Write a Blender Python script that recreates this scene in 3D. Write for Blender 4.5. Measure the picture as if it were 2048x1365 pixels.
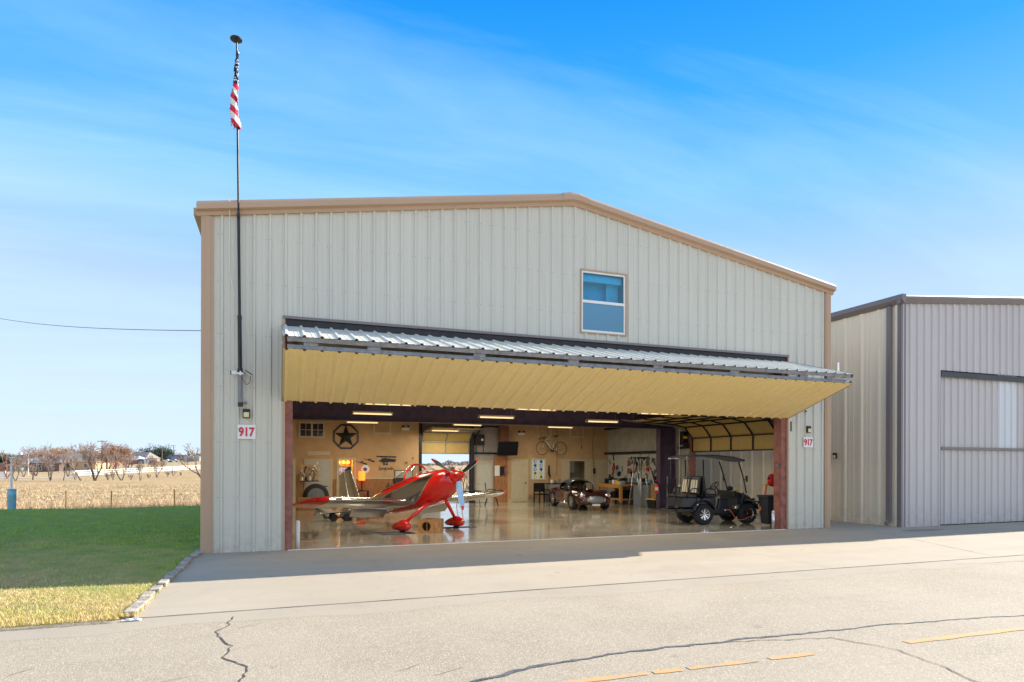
import bpy, bmesh, math, random
from mathutils import Vector, Matrix
for o in list(bpy.data.objects): bpy.data.objects.remove(o)
SC = bpy.context.scene; COL = SC.collection
rad = math.radians
# ---------------------------------------------------------------- camera
CAM = Vector((1.5412, -15.0348, 1.9408)); YAW = 0.3521; ROLL = 0.0027; FPX = 1264.27
fw = Vector((math.sin(YAW), math.cos(YAW), 0)); rt0 = Vector((math.cos(YAW), -math.sin(YAW), 0)); up0 = Vector((0, 0, 1))
rt = math.cos(ROLL)*rt0 + math.sin(ROLL)*up0; up = -math.sin(ROLL)*rt0 + math.cos(ROLL)*up0
cd = bpy.data.cameras.new('camera'); cam = bpy.data.objects.new('camera', cd); COL.objects.link(cam)
M = Matrix.Identity(4)
for i in range(3): M[i][0] = rt[i]; M[i][1] = up[i]; M[i][2] = -fw[i]; M[i][3] = CAM[i]
cam.matrix_world = M
cd.sensor_width = 36; cd.lens = FPX/2048*36; cd.shift_y = 246.12/2048; cd.clip_start = .05; cd.clip_end = 9000
SC.camera = cam
# ---------------------------------------------------------------- light
SUN = Vector((1.755, .275, 1.0)).normalized()
sl = bpy.data.lights.new('sun', 'SUN'); so = bpy.data.objects.new('sun', sl); COL.objects.link(so)
so.rotation_euler = SUN.to_track_quat('Z', 'Y').to_euler(); sl.energy = 3.95; sl.angle = rad(.55); sl.color = (1, .93, .82)
W = bpy.data.worlds.new('World'); SC.world = W; W.use_nodes = True
nt = W.node_tree; nt.nodes.clear()
def wn(t, **k):
    n = nt.nodes.new(t)
    for a, b in k.items(): setattr(n, a, b)
    return n
sky = wn('ShaderNodeTexSky', sky_type='NISHITA'); sky.sun_disc = False
sky.sun_elevation = math.asin(SUN.z); sky.sun_rotation = math.atan2(SUN.x, SUN.y)
sky.air_density = 1.0; sky.dust_density = .1; sky.ozone_density = 2.2; sky.altitude = 200
hs = wn('ShaderNodeHueSaturation'); hs.inputs['Saturation'].default_value = 1.0
hs.inputs['Value'].default_value = 1.0
tc = wn('ShaderNodeTexCoord'); sx = wn('ShaderNodeSeparateXYZ')
L = nt.links.new
rp = wn('ShaderNodeValToRGB'); L(sx.outputs['Z'], rp.inputs[0])
while len(rp.color_ramp.elements) < 6: rp.color_ramp.elements.new(.5)
for e, (p_, c_) in zip(rp.color_ramp.elements, ((0, (.60, .72, .86)), (.105, (.55, .68, .84)), (.255, (.40, .57, .80)), (.39, (.15, .46, .80)), (.50, (.035, .34, .80)), (.62, (.00, .235, .76)))): e.position = p_; e.color = (*c_, 1)
sc5 = wn('ShaderNodeVectorMath', operation='SCALE'); sc5.inputs['Scale'].default_value = 5.0; L(rp.outputs[0], sc5.inputs[0])
m8 = wn('ShaderNodeMix', data_type='RGBA'); m8.inputs[0].default_value = .97; L(sky.outputs[0], m8.inputs[6]); L(sc5.outputs[0], m8.inputs[7])
L(m8.outputs[2], hs.inputs['Color']); L(tc.outputs['Generated'], sx.inputs[0])
# cirrus: direction projected on a high plane, stretched noise
mz = wn('ShaderNodeMath', operation='ADD'); mz.inputs[1].default_value = .12; L(sx.outputs['Z'], mz.inputs[0])
dx = wn('ShaderNodeMath', operation='DIVIDE'); dy = wn('ShaderNodeMath', operation='DIVIDE')
L(sx.outputs['X'], dx.inputs[0]); L(mz.outputs[0], dx.inputs[1]); L(sx.outputs['Y'], dy.inputs[0]); L(mz.outputs[0], dy.inputs[1])
cb = wn('ShaderNodeCombineXYZ'); L(dx.outputs[0], cb.inputs[0]); L(dy.outputs[0], cb.inputs[1])
mp = wn('ShaderNodeMapping'); mp.inputs['Rotation'].default_value = (0, 0, rad(-24)); mp.inputs['Scale'].default_value = (.5, 2.1, 1); mp.inputs['Location'].default_value = (.35, .2, 0)
L(cb.outputs[0], mp.inputs[0])
n1 = wn('ShaderNodeTexNoise'); n1.inputs['Scale'].default_value = .8; n1.inputs['Detail'].default_value = 8; n1.inputs['Roughness'].default_value = .55; n1.inputs['Distortion'].default_value = .5
L(mp.outputs[0], n1.inputs['Vector'])
r1 = wn('ShaderNodeValToRGB'); r1.color_ramp.elements[0].position = .45; r1.color_ramp.elements[1].position = .72
r1.color_ramp.elements[0].color = (0, 0, 0, 1); r1.color_ramp.elements[1].color = (.46, .46, .46, 1)
L(n1.outputs[0], r1.inputs[0])
# milky air low down
hz = wn('ShaderNodeMapRange'); hz.inputs[1].default_value = 0; hz.inputs[2].default_value = .34; hz.inputs[3].default_value = .0; hz.inputs[4].default_value = 0
L(sx.outputs['Z'], hz.inputs[0])
mx = wn('ShaderNodeMath', operation='MAXIMUM'); L(r1.outputs[0], mx.inputs[0]); L(hz.outputs[0], mx.inputs[1])
mix = wn('ShaderNodeMix', data_type='RGBA'); L(mx.outputs[0], mix.inputs[0]); L(hs.outputs[0], mix.inputs[6]); mix.inputs[7].default_value = (2.7, 3.9, 5.0, 1)
# added bright cloud, unseen behind the camera, as fill light for the shaded front
ny = wn('ShaderNodeMapRange'); ny.inputs[1].default_value = .05; ny.inputs[2].default_value = -.75; ny.inputs[3].default_value = 0; ny.inputs[4].default_value = .52; L(sx.outputs['Y'], ny.inputs[0])
nm = wn('ShaderNodeMath', operation='MULTIPLY'); L(ny.outputs[0], nm.inputs[0]); r2 = wn('ShaderNodeMapRange'); r2.inputs[1].default_value = .25; r2.inputs[2].default_value = .6; L(n1.outputs[0], r2.inputs[0]); L(r2.outputs[0], nm.inputs[1])
mixn = wn('ShaderNodeMix', data_type='RGBA'); L(nm.outputs[0], mixn.inputs[0]); L(mix.outputs[2], mixn.inputs[6]); mixn.inputs[7].default_value = (7.6, 7.4, 7.1, 1)
bg = wn('ShaderNodeBackground'); bg.inputs['Strength'].default_value = .10; L(mixn.outputs[2], bg.inputs['Color'])
wo = wn('ShaderNodeOutputWorld'); L(bg.outputs[0], wo.inputs['Surface'])
SC.view_settings.view_transform = 'Standard'; SC.view_settings.look = 'None'; SC.view_settings.gamma = 1
SC.view_settings.exposure = 1.36; SC.view_settings.use_curve_mapping = False
SC.render.engine = 'CYCLES'
SC.cycles.max_bounces = 10; SC.cycles.diffuse_bounces = 6; SC.cycles.transparent_max_bounces = 24

# ---------------------------------------------------------------- helpers
V3 = Vector
def pieces(s):
    par = list(range(len(s.v)))
    def fd(i):
        while par[i] != i: par[i] = par[par[i]]; i = par[i]
        return i
    for f in s.f:
        r = fd(f[0])
        for i in f[1:]: par[fd(i)] = r
    gr = {}
    for f, m in zip(s.f, s.m): gr.setdefault(fd(f[0]), []).append((f, m))
    out = []
    for fs in gr.values():
        q = MB(); mp_ = {}
        for f, m in fs:
            for i in f:
                if i not in mp_: mp_[i] = len(q.v); q.v.append(s.v[i])
            q.f.append(tuple(mp_[i] for i in f)); q.m.append(m)
        out.append(q)
    return out
class MB:
    def __init__(s): s.v = []; s.f = []; s.m = []
    def add(s, vs, fs, m=0):
        b = len(s.v); s.v += [tuple(x) for x in vs]
        for f in fs: s.f.append(tuple(i+b for i in f)); s.m.append(m)
        return s
    def quad(s, a, b, c, d, m=0): return s.add([a, b, c, d], [(0, 1, 2, 3)], m)
    def box(s, x0, x1, y0, y1, z0, z1, m=0, rot=None, piv=None):
        vs = [V3((x, y, z)) for z in (z0, z1) for x, y in ((x0, y0), (x1, y0), (x1, y1), (x0, y1))]
        if rot is not None:
            p = V3(piv) if piv is not None else V3(((x0+x1)/2, (y0+y1)/2, (z0+z1)/2))
            vs = [rot @ (v-p)+p for v in vs]
        return s.add(vs, [(3, 2, 1, 0), (4, 5, 6, 7), (0, 1, 5, 4), (1, 2, 6, 5), (2, 3, 7, 6), (3, 0, 4, 7)], m)
    def bar(s, p, q, w, h=None, m=0, upv=(0, 0, 1)):
        p = V3(p); q = V3(q); d = (q-p).normalized(); u = V3(upv)
        if abs(d.dot(u)) > .98: u = V3((0, 1, 0))
        a = d.cross(u).normalized(); b = a.cross(d).normalized(); h = h or w
        vs = [e+a*(i*w/2)+b*(j*h/2) for e in (p, q) for i, j in ((-1, -1), (1, -1), (1, 1), (-1, 1))]
        return s.add(vs, [(3, 2, 1, 0), (4, 5, 6, 7), (0, 1, 5, 4), (1, 2, 6, 5), (2, 3, 7, 6), (3, 0, 4, 7)], m)
    def tube(s, pts, r, n=6, m=0, caps=True):
        pts = [V3(p) for p in pts]; N = len(pts); rs = r if isinstance(r, (list, tuple)) else [r]*N
        ref = None; vs = []
        for i, p in enumerate(pts):
            t = (pts[min(i+1, N-1)]-pts[max(i-1, 0)]).normalized()
            if ref is None: ref = t.orthogonal().normalized()
            ref = (ref-t*ref.dot(t))
            ref = ref.normalized() if ref.length > 1e-6 else t.orthogonal().normalized()
            b = t.cross(ref)
            for k in range(n):
                a = 2*math.pi*k/n; vs.append(p+(ref*math.cos(a)+b*math.sin(a))*rs[i])
        fs = [(i*n+k, i*n+(k+1) % n, (i+1)*n+(k+1) % n, (i+1)*n+k) for i in range(N-1) for k in range(n)]
        if caps: fs += [tuple(range(n-1, -1, -1)), tuple((N-1)*n+k for k in range(n))]
        return s.add(vs, fs, m)
    def lathe(s, prof, c=(0, 0, 0), axis='z', n=20, m=0):
        c = V3(c); vs = []
        for r, h in prof:
            for k in range(n):
                a = 2*math.pi*k/n; x, y = r*math.cos(a), r*math.sin(a)
                vs.append(c+(V3((x, y, h)) if axis == 'z' else V3((h, x, y)) if axis == 'x' else V3((y, h, x))))
        P = len(prof)
        fs = [(i*n+k, i*n+(k+1) % n, (i+1)*n+(k+1) % n, (i+1)*n+k) for i in range(P-1) for k in range(n)]
        return s.add(vs, fs, m)
    def prism(s, poly, O, U, Vv, T, m=0):
        O = V3(O); U = V3(U); Vv = V3(Vv); T = V3(T); n = len(poly)
        a = [O+U*x+Vv*y for x, y in poly]; vs = a+[p+T for p in a]
        fs = [tuple(range(n-1, -1, -1)), tuple(range(n, 2*n))]+[(i, (i+1) % n, n+(i+1) % n, n+i) for i in range(n)]
        return s.add(vs, fs, m)
    def loft(s, rings, m=0, close=True, caps=True):
        n = len(rings[0]); vs = [p for r in rings for p in r]; K = n if close else n-1
        fs = [(i*n+k, i*n+(k+1) % n, (i+1)*n+(k+1) % n, (i+1)*n+k) for i in range(len(rings)-1) for k in range(K)]
        if caps and close: fs += [tuple(range(n-1, -1, -1)), tuple((len(rings)-1)*n+k for k in range(n))]
        return s.add(vs, fs, m)
    def ball(s, c, rx, ry=None, rz=None, n=14, k=8, m=0):
        ry = ry or rx; rz = rz or rx; c = V3(c); vs = []
        for i in range(k+1):
            t = math.pi*i/k
            for j in range(n):
                a = 2*math.pi*j/n; vs.append(c+V3((rx*math.sin(t)*math.cos(a), ry*math.sin(t)*math.sin(a), -rz*math.cos(t))))
        return s.add(vs, [(i*n+j, i*n+(j+1) % n, (i+1)*n+(j+1) % n, (i+1)*n+j) for i in range(k) for j in range(n)], m)
    def each(s, name, mats, parent=None, **k): return [q.build(name, mats, parent, **k) for q in pieces(s)]
    def build(s, name, mats, parent=None, smooth=False, bevel=0, sub=0, auto=None, loc=None):
        me = bpy.data.meshes.new(name); me.from_pydata(s.v, [], s.f)
        if not isinstance(mats, (list, tuple)): mats = [mats]
        for m in mats: me.materials.append(m)
        if len(mats) > 1: me.polygons.foreach_set('material_index', s.m)
        bm = bmesh.new(); bm.from_mesh(me)
        if smooth: bmesh.ops.remove_doubles(bm, verts=bm.verts, dist=1e-5)
        bmesh.ops.recalc_face_normals(bm, faces=bm.faces) if smooth != 'keep' else None
        if smooth and auto:
            for e in bm.edges:
                if len(e.link_faces) == 2 and e.calc_face_angle(0) > rad(auto): e.smooth = False
        bm.to_mesh(me); bm.free()
        if smooth: me.polygons.foreach_set('use_smooth', [True]*len(me.polygons))
        me.update()
        o = bpy.data.objects.new(name, me); COL.objects.link(o)
        if parent is not None: o.parent = parent
        if loc is not None: o.location = loc
        if bevel:
            b = o.modifiers.new('bevel', 'BEVEL'); b.width = bevel; b.segments = 2; b.limit_method = 'ANGLE'
        if sub:
            b = o.modifiers.new('sub', 'SUBSURF'); b.levels = sub; b.render_levels = sub
        return o
def tag(o, label=None, cat=None, group=None, kind=None):
    if label: o['label'] = label
    if cat: o['category'] = cat
    if group: o['group'] = group
    if kind: o['kind'] = kind
    return o
def thing(name, label, cat, loc=(0, 0, 0), rz=0, group=None):
    o = bpy.data.objects.new(name, None); COL.objects.link(o); o.location = loc; o.rotation_euler = (0, 0, rz); o.empty_display_size = .2
    return tag(o, label, cat, group)
def copy_tree(o, parent=None):
    c = o.copy(); COL.objects.link(c); c.parent = parent
    for ch in list(o.children): copy_tree(ch, c)
    return c
def fz(y): return .0061*y if y > 0 else 0.0
def catmull(pts, k=6):
    P = [V3(p) for p in pts]; P = [P[0]*2-P[1]]+P+[P[-1]*2-P[-2]]; out = []
    for i in range(1, len(P)-2):
        a, b, c, d = P[i-1:i+3]
        for j in range(k):
            t = j/k; out.append(.5*((2*b)+(c-a)*t+(2*a-5*b+4*c-d)*t*t+(3*b-a-3*c+d)*t**3))
    out.append(P[-2]); return out
# ---------------------------------------------------------------- materials
def mat(name, col, rough=.6, metal=0, var=.08, scale=6, bump=0, bscale=60, spec=.5, coat=0, col2=None, stretch=(1, 1, 1), fac=(.35, .65), emit=None, detail=6):
    m = bpy.data.materials.new(name); m.use_nodes = True; t = m.node_tree; b = t.nodes['Principled BSDF']
    b.inputs['Roughness'].default_value = rough; b.inputs['Metallic'].default_value = metal
    b.inputs['Specular IOR Level'].default_value = spec; b.inputs['Coat Weight'].default_value = coat
    c = list(col)+[1]
    if emit: b.inputs['Emission Color'].default_value = (*emit[:3], 1); b.inputs['Emission Strength'].default_value = emit[3]
    tcn = t.nodes.new('ShaderNodeTexCoord'); mpn = t.nodes.new('ShaderNodeMapping'); mpn.inputs['Scale'].default_value = stretch
    t.links.new(tcn.outputs['Object'], mpn.inputs[0])
    n = t.nodes.new('ShaderNodeTexNoise'); n.inputs['Scale'].default_value = scale; n.inputs['Detail'].default_value = detail; n.inputs['Roughness'].default_value = .6
    t.links.new(mpn.outputs[0], n.inputs['Vector'])
    r = t.nodes.new('ShaderNodeValToRGB'); r.color_ramp.elements[0].position = fac[0]; r.color_ramp.elements[1].position = fac[1]
    c2 = col2 or [min(1, x*(1+var)) for x in col]; c1 = [x*(1-var) for x in col] if not col2 else col
    r.color_ramp.elements[0].color = (*c1, 1); r.color_ramp.elements[1].color = (*c2, 1)
    t.links.new(n.outputs[0], r.inputs[0]); t.links.new(r.outputs[0], b.inputs['Base Color'])
    if bump:
        n2 = t.nodes.new('ShaderNodeTexNoise'); n2.inputs['Scale'].default_value = bscale; n2.inputs['Detail'].default_value = 4
        t.links.new(mpn.outputs[0], n2.inputs['Vector'])
        bp = t.nodes.new('ShaderNodeBump'); bp.inputs['Strength'].default_value = min(1, bump*10); bp.inputs['Distance'].default_value = bump/2
        t.links.new(n2.outputs[0], bp.inputs['Height']); t.links.new(bp.outputs[0], b.inputs['Normal'])
    m['bsdf'] = b.name
    return m
def glassmat(name, tint=(.9, .95, 1), mixf=.12, rough=.02, ior=1.5):
    m = bpy.data.materials.new(name); m.use_nodes = True; t = m.node_tree; t.nodes.clear()
    tr = t.nodes.new('ShaderNodeBsdfTransparent'); tr.inputs[0].default_value = (*tint, 1)
    gl = t.nodes.new('ShaderNodeBsdfGlossy'); gl.inputs['Roughness'].default_value = rough
    fr0 = t.nodes.new('ShaderNodeLayerWeight'); fr0.inputs[0].default_value = .5; fr1 = t.nodes.new('ShaderNodeMath'); fr1.operation = 'POWER'; fr1.inputs[1].default_value = 4.5; t.links.new(fr0.outputs['Facing'], fr1.inputs[0]); fr = t.nodes.new('ShaderNodeMath'); fr.operation = 'MULTIPLY'; fr.inputs[1].default_value = .75; t.links.new(fr1.outputs[0], fr.inputs[0])
    ad = t.nodes.new('ShaderNodeMath'); ad.operation = 'ADD'; ad.inputs[1].default_value = mixf
    ms = t.nodes.new('ShaderNodeMixShader'); o = t.nodes.new('ShaderNodeOutputMaterial')
    t.links.new(fr.outputs[0], ad.inputs[0]); t.links.new(ad.outputs[0], ms.inputs[0]); t.links.new(tr.outputs[0], ms.inputs[1]); t.links.new(gl.outputs[0], ms.inputs[2]); t.links.new(ms.outputs[0], o.inputs[0])
    return m
def noise_chain(t, src, scale, detail=5, rough=.6, lo=.4, hi=.6, dist=0):
    n = t.nodes.new('ShaderNodeTexNoise'); n.inputs['Scale'].default_value = scale; n.inputs['Detail'].default_value = detail; n.inputs['Roughness'].default_value = rough; n.inputs['Distortion'].default_value = dist
    t.links.new(src, n.inputs['Vector'])
    mr = t.nodes.new('ShaderNodeMapRange'); mr.inputs[1].default_value = lo; mr.inputs[2].default_value = hi
    t.links.new(n.outputs[0], mr.inputs[0]); return mr.outputs[0]
def mixc(t, f, a, b, blend='MIX'):
    n = t.nodes.new('ShaderNodeMix'); n.data_type = 'RGBA'; n.blend_type = blend
    for s, i in ((f, 0), (a, 6), (b, 7)):
        if isinstance(s, (int, float)): n.inputs[i].default_value = s
        elif isinstance(s, (tuple, list)): n.inputs[i].default_value = (*s, 1)
        else: t.links.new(s, n.inputs[i])
    return n.outputs[2]
def mk(name, rough=.8, spec=.3):
    m = bpy.data.materials.new(name); m.use_nodes = True; t = m.node_tree; b = t.nodes['Principled BSDF']
    b.inputs['Roughness'].default_value = rough; b.inputs['Specular IOR Level'].default_value = spec
    tcn = t.nodes.new('ShaderNodeTexCoord'); return m, t, b, tcn.outputs['Object']
def addbump(t, b, src, strength, dist):
    bp = t.nodes.new('ShaderNodeBump'); bp.inputs['Strength'].default_value = strength; bp.inputs['Distance'].default_value = dist
    t.links.new(src, bp.inputs['Height']); t.links.new(bp.outputs[0], b.inputs['Normal'])
def math_(t, op, a, b=None, clamp=False):
    n = t.nodes.new('ShaderNodeMath'); n.operation = op; n.use_clamp = clamp
    for s, i in ((a, 0), (b, 1)):
        if s is None: continue
        if isinstance(s, (int, float)): n.inputs[i].default_value = s
        else: t.links.new(s, n.inputs[i])
    return n.outputs[0]
# painted sheet metal with faint streaks running down it
def sheet(name, col, rough=.42, streak=.16, dirt=(.35, .28, .20)):
    m, t, b, oc = mk(name, rough, .45)
    mpn = t.nodes.new('ShaderNodeMapping'); mpn.inputs['Scale'].default_value = (9, 9, .35); t.links.new(oc, mpn.inputs[0])
    s = noise_chain(t, mpn.outputs[0], 1.0, 6, .6, .35, .75)
    big = noise_chain(t, oc, .45, 3, .5, .35, .7)
    c = mixc(t, math_(t, 'MULTIPLY', s, streak), col, dirt)
    c = mixc(t, math_(t, 'MULTIPLY', big, .10), c, [x*.82 for x in col])
    sp = noise_chain(t, oc, 9, 2, .5, .72, .78); c = mixc(t, math_(t, 'MULTIPLY', sp, .18), c, dirt)
    sxyz = t.nodes.new('ShaderNodeSeparateXYZ'); t.links.new(oc, sxyz.inputs[0])
    pn = math_(t, 'FLOOR', math_(t, 'MULTIPLY', math_(t, 'ADD', sxyz.outputs['X'], sxyz.outputs['Y']), 1/.975)); wnz = t.nodes.new('ShaderNodeTexWhiteNoise'); wnz.noise_dimensions = '1D'; t.links.new(pn, wnz.inputs['W'])
    c = mixc(t, math_(t, 'MULTIPLY', wnz.outputs['Value'], .10), c, [x*.70 for x in col])
    base_ = t.nodes.new('ShaderNodeMapRange'); base_.inputs[1].default_value = .75; base_.inputs[2].default_value = 0; t.links.new(sxyz.outputs['Z'], base_.inputs[0])
    spl = noise_chain(t, oc, 5, 6, .7, .40, .62); c = mixc(t, math_(t, 'MULTIPLY', math_(t, 'MULTIPLY', base_.outputs[0], spl), .38), c, dirt)
    t.links.new(c, b.inputs['Base Color'])
    w = noise_chain(t, oc, 1.6, 3, .5, 0, 1); addbump(t, b, w, .25, .02)
    rr = t.nodes.new('ShaderNodeMapRange'); rr.inputs[3].default_value = rough-.06; rr.inputs[4].default_value = rough+.14; t.links.new(s, rr.inputs[0]); t.links.new(rr.outputs[0], b.inputs['Roughness'])
    return m
M_ = {}
M_['wall'] = sheet('beige_metal', (.62, .61, .535))
M_['wall2'] = sheet('grey_metal', (.56, .53, .525))
M_['wall2s'] = sheet('cream_metal_bounce_lit', (.84, .74, .58))  # cream side wall, bounce light off the big hangar put into its raised colour
M_['leaf'] = sheet('door_metal_bounce_lit', (.95, .75, .35), streak=.08)  # same door paint as the upper leaf, warm ground bounce put into the colour
M_['leaftop'] = sheet('door_metal_sunlit', (.76, .73, .62), rough=.34, streak=.15)  # same door paint, made paler to hold the sun on the upper leaf
M_['trim'] = sheet('tan_trim', (.48, .325, .215), streak=.05)
M_['trim2'] = sheet('brown_grey_trim', (.20, .175, .18), streak=.05)
M_['red'] = mat('red_oxide', (.27, .10, .08), .6, var=.3, scale=5)
M_['purple'] = mat('dark_primer_steel', (.072, .046, .088), .55, var=.25, scale=4)
M_['galv'] = mat('weathered_steel', (.23, .235, .25), .5, .3, var=.25, scale=8)
M_['black'] = mat('black_plastic', (.018, .018, .02), .45, var=.2)
M_['blackm'] = mat('black_metal', (.025, .025, .03), .35, .5, var=.2)
M_['rubber'] = mat('rubber', (.02, .02, .022), .85, var=.3, scale=30, bump=.01, bscale=90)
M_['tan'] = mat('tan_plaster', (.53, .355, .19), .85, var=.07, scale=2.5, bump=.004, bscale=80)
M_['cream'] = mat('cream_paint', (.55, .48, .33), .55, var=.05)
M_['white'] = mat('white_paint', (.78, .77, .74), .5, var=.05)
M_['greydoor'] = mat('pale_grey_door', (.50, .50, .45), .55, var=.06)
M_['wood'] = mat('brown_wood', (.32, .15, .055), .6, var=.35, scale=5, stretch=(8, 8, .7))
M_['plank'] = mat('rough_plank', (.38, .17, .07), .7, var=.45, scale=4, stretch=(14, 14, .8))
M_['ply'] = mat('plywood', (.52, .25, .075), .6, var=.25, scale=6, stretch=(1, 6, 6))
M_['ceil'] = mat('foil_ceiling', (.30, .26, .20), .7, var=.1)
M_['chrome'] = mat('chrome', (.85, .86, .88), .12, 1, var=.03)
M_['alu'] = mat('aluminium', (.70, .71, .72), .3, 1, var=.06)
M_['polish'] = mat('polished_aluminium', (.74, .74, .73), .16, 1, var=.04, scale=3)
M_['carpaint'] = mat('maroon_paint', (.045, .005, .013), .22, .2, var=.1, coat=1)
M_['redpaint'] = mat('red_gloss', (.72, .012, .008), .25, var=.04, coat=.6)
M_['redplastic'] = mat('red_plastic', (.75, .02, .02), .4, var=.05)
M_['lens'] = mat('cream_lens', (.72, .62, .36), .4, var=.05)
M_['tube'] = mat('lit_tube', (.9, .85, .6), .4, var=.02, emit=(1, .74, .36, .42))
M_['orange'] = mat('orange_cord', (.75, .16, .05), .5, var=.05)
M_['yellow'] = mat('yellow_plastic', (.85, .50, .04), .4, var=.05)
M_['signw'] = mat('white_sign', (.80, .80, .79), .4, var=.03)
M_['digit'] = mat('red_digit', (.62, .02, .06), .4, var=.03)
M_['navy'] = mat('dark_screen', (.006, .006, .016), .38, var=.1)
M_['card'] = mat('cardboard', (.36, .20, .10), .8, var=.15)
M_['blue'] = mat('blue_drum', (.22, .46, .62), .5, var=.15)
M_['grey'] = mat('grey_paint', (.22, .23, .25), .55, var=.1)
M_['bark'] = mat('bark', (.13, .095, .075), .9, var=.35, scale=3)
M_['twig'] = mat('grey_twig', (.25, .18, .145), .9, var=.3, scale=1)
M_['twigr'] = mat('russet_twig', (.33, .15, .07), .9, var=.3, scale=1)
M_['post'] = mat('rusty_post', (.50, .24, .06), .8, var=.3)
M_['glass'] = glassmat('clear_glass')
M_['canopy'] = glassmat('smoky_canopy', (.86, .89, .88), .05)
M_['stone'] = mat('kerb_concrete', (.36, .31, .25), .9, var=.4, scale=9, bump=.02, bscale=30)
# ================================================================ ground
def smooth01(t): t = max(0, min(1, t)); return t*t*(3-2*t)
def terrain(x, y):
    d = V3((x, y, 0))-V3((CAM.x, CAM.y, 0)); Z = d.dot(fw); X = d.dot(rt0)
    if Z < 5: return -.14
    px = 1024+1264*X/Z
    q = max(-100, min(400, px)); k = -.008+.000033*q if q < 100 else -.0047+(q-100)/300*.0202
    if px > 450: k = .0155+(.0015-.0155)*smooth01((px-450)/250)
    return -.14-.16*smooth01((Z-28)/30)+k*min(max(0, Z-72), 330)
def at(px, Z, dz=0):
    p = V3((CAM.x, CAM.y, 0))+fw*Z+rt0*((px-1024)/FPX*Z)
    return V3((p.x, p.y, terrain(p.x, p.y)+dz))
def ground_material():
    m, t, b, oc = mk('dry_grass_field', .95, .1)
    a = noise_chain(t, oc, .06, 6, .6, .38, .62); c1 = mixc(t, a, (.58, .40, .21), (.52, .34, .15))
    mpn = t.nodes.new('ShaderNodeMapping'); mpn.inputs['Scale'].default_value = (.5, 2.2, 1); mpn.inputs['Rotation'].default_value = (0, 0, YAW*-1); t.links.new(oc, mpn.inputs[0])
    d = noise_chain(t, mpn.outputs[0], .35, 8, .7, .42, .6); c2 = mixc(t, math_(t, 'MULTIPLY', d, .8), c1, (.34, .22, .10))
    f = noise_chain(t, oc, 4, 6, .75, .4, .6); c3 = mixc(t, math_(t, 'MULTIPLY', f, .5), c2, (.60, .46, .27))
    t.links.new(c3, b.inputs['Base Color']); addbump(t, b, noise_chain(t, oc, 7, 5, .8, .2, .8), .8, .15); return m
mb = MB(); R = [0, 4, 8, 12, 16, 20, 25, 30, 35, 40, 45, 50, 55, 60, 66, 72, 78, 84, 90, 96, 103, 110, 118, 127, 137, 148, 160, 175, 190, 210, 235, 260, 290, 320, 350, 380, 410, 450, 520, 700, 1000, 1500, 2500, 4000, 7000]
NA = 360
for r in R[1:]:
    for k in range(NA):
        a = 2*math.pi*k/NA; x = CAM.x+r*math.cos(a); y = CAM.y+r*math.sin(a); mb.v.append((x, y, terrain(x, y)))
mb.v.append((CAM.x, CAM.y, -.14)); c = len(mb.v)-1
for k in range(NA): mb.f.append((c, k, (k+1) % NA)); mb.m.append(0)
for i in range(len(R)-2):
    for k in range(NA): mb.f.append((i*NA+k, (i+1)*NA+k, (i+1)*NA+(k+1) % NA, i*NA+(k+1) % NA)); mb.m.append(0)
tag(mb.build('ground', ground_material(), smooth=True), kind='structure')

def concrete(name, c1, c2, agg=0, sc=1.0):
    m, t, b, oc = mk(name, .85, .25)
    big = noise_chain(t, oc, .35, 6, .6, .38, .66, .6); c = mixc(t, big, c1, c2)
    st = noise_chain(t, oc, 1.7, 5, .65, .56, .78); c = mixc(t, math_(t, 'MULTIPLY', st, .3), c, [x*.62 for x in c1])
    mpt = t.nodes.new('ShaderNodeMapping'); mpt.inputs['Scale'].default_value = (.25, 2.6, 1); mpt.inputs['Rotation'].default_value = (0, 0, .07); t.links.new(oc, mpt.inputs[0])
    trk = noise_chain(t, mpt.outputs[0], .8, 4, .55, .52, .72); c = mixc(t, math_(t, 'MULTIPLY', trk, .22), c, [x*.72 for x in c1])
    drp = noise_chain(t, oc, 3.1, 2, .4, .70, .74); c = mixc(t, math_(t, 'MULTIPLY', drp, .35), c, [x*.45 for x in c1])
    fine = noise_chain(t, oc, 45, 4, .7, .35, .65); c = mixc(t, math_(t, 'MULTIPLY', fine, .22), c, [x*.7 for x in c1])
    ht = fine
    if agg:
        v = t.nodes.new('ShaderNodeTexVoronoi'); v.inputs['Scale'].default_value = 75; t.links.new(oc, v.inputs['Vector'])
        sep = t.nodes.new('ShaderNodeSeparateColor'); t.links.new(v.outputs['Color'], sep.inputs[0])
        c = mixc(t, math_(t, 'MULTIPLY', sep.outputs[0], .36), c, (.22, .17, .115))
        gr = t.nodes.new('ShaderNodeMapRange'); gr.inputs[1].default_value = .68; gr.inputs[2].default_value = .9; t.links.new(sep.outputs[1], gr.inputs[0])
        c = mixc(t, math_(t, 'MULTIPLY', gr.outputs[0], .6), c, (.58, .49, .37))
        patch = noise_chain(t, oc, .55, 5, .6, .42, .62, .8); c = mixc(t, math_(t, 'MULTIPLY', patch, .28), c, (.46, .385, .285))
        ed = t.nodes.new('ShaderNodeMapRange'); ed.inputs[1].default_value = 0; ed.inputs[2].default_value = .012; t.links.new(v.outputs['Distance'], ed.inputs[0]); ht = math_(t, 'MULTIPLY', v.outputs['Distance'], -1)
        addbump(t, b, ht, .22, .015)
    else: addbump(t, b, ht, .3, .004)
    t.links.new(c, b.inputs['Base Color']); return m
MC = concrete('driveway_concrete', (.41, .345, .255), (.465, .39, .29)); MT = concrete('chip_seal', (.375, .31, .22), (.43, .355, .255), 1)
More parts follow.
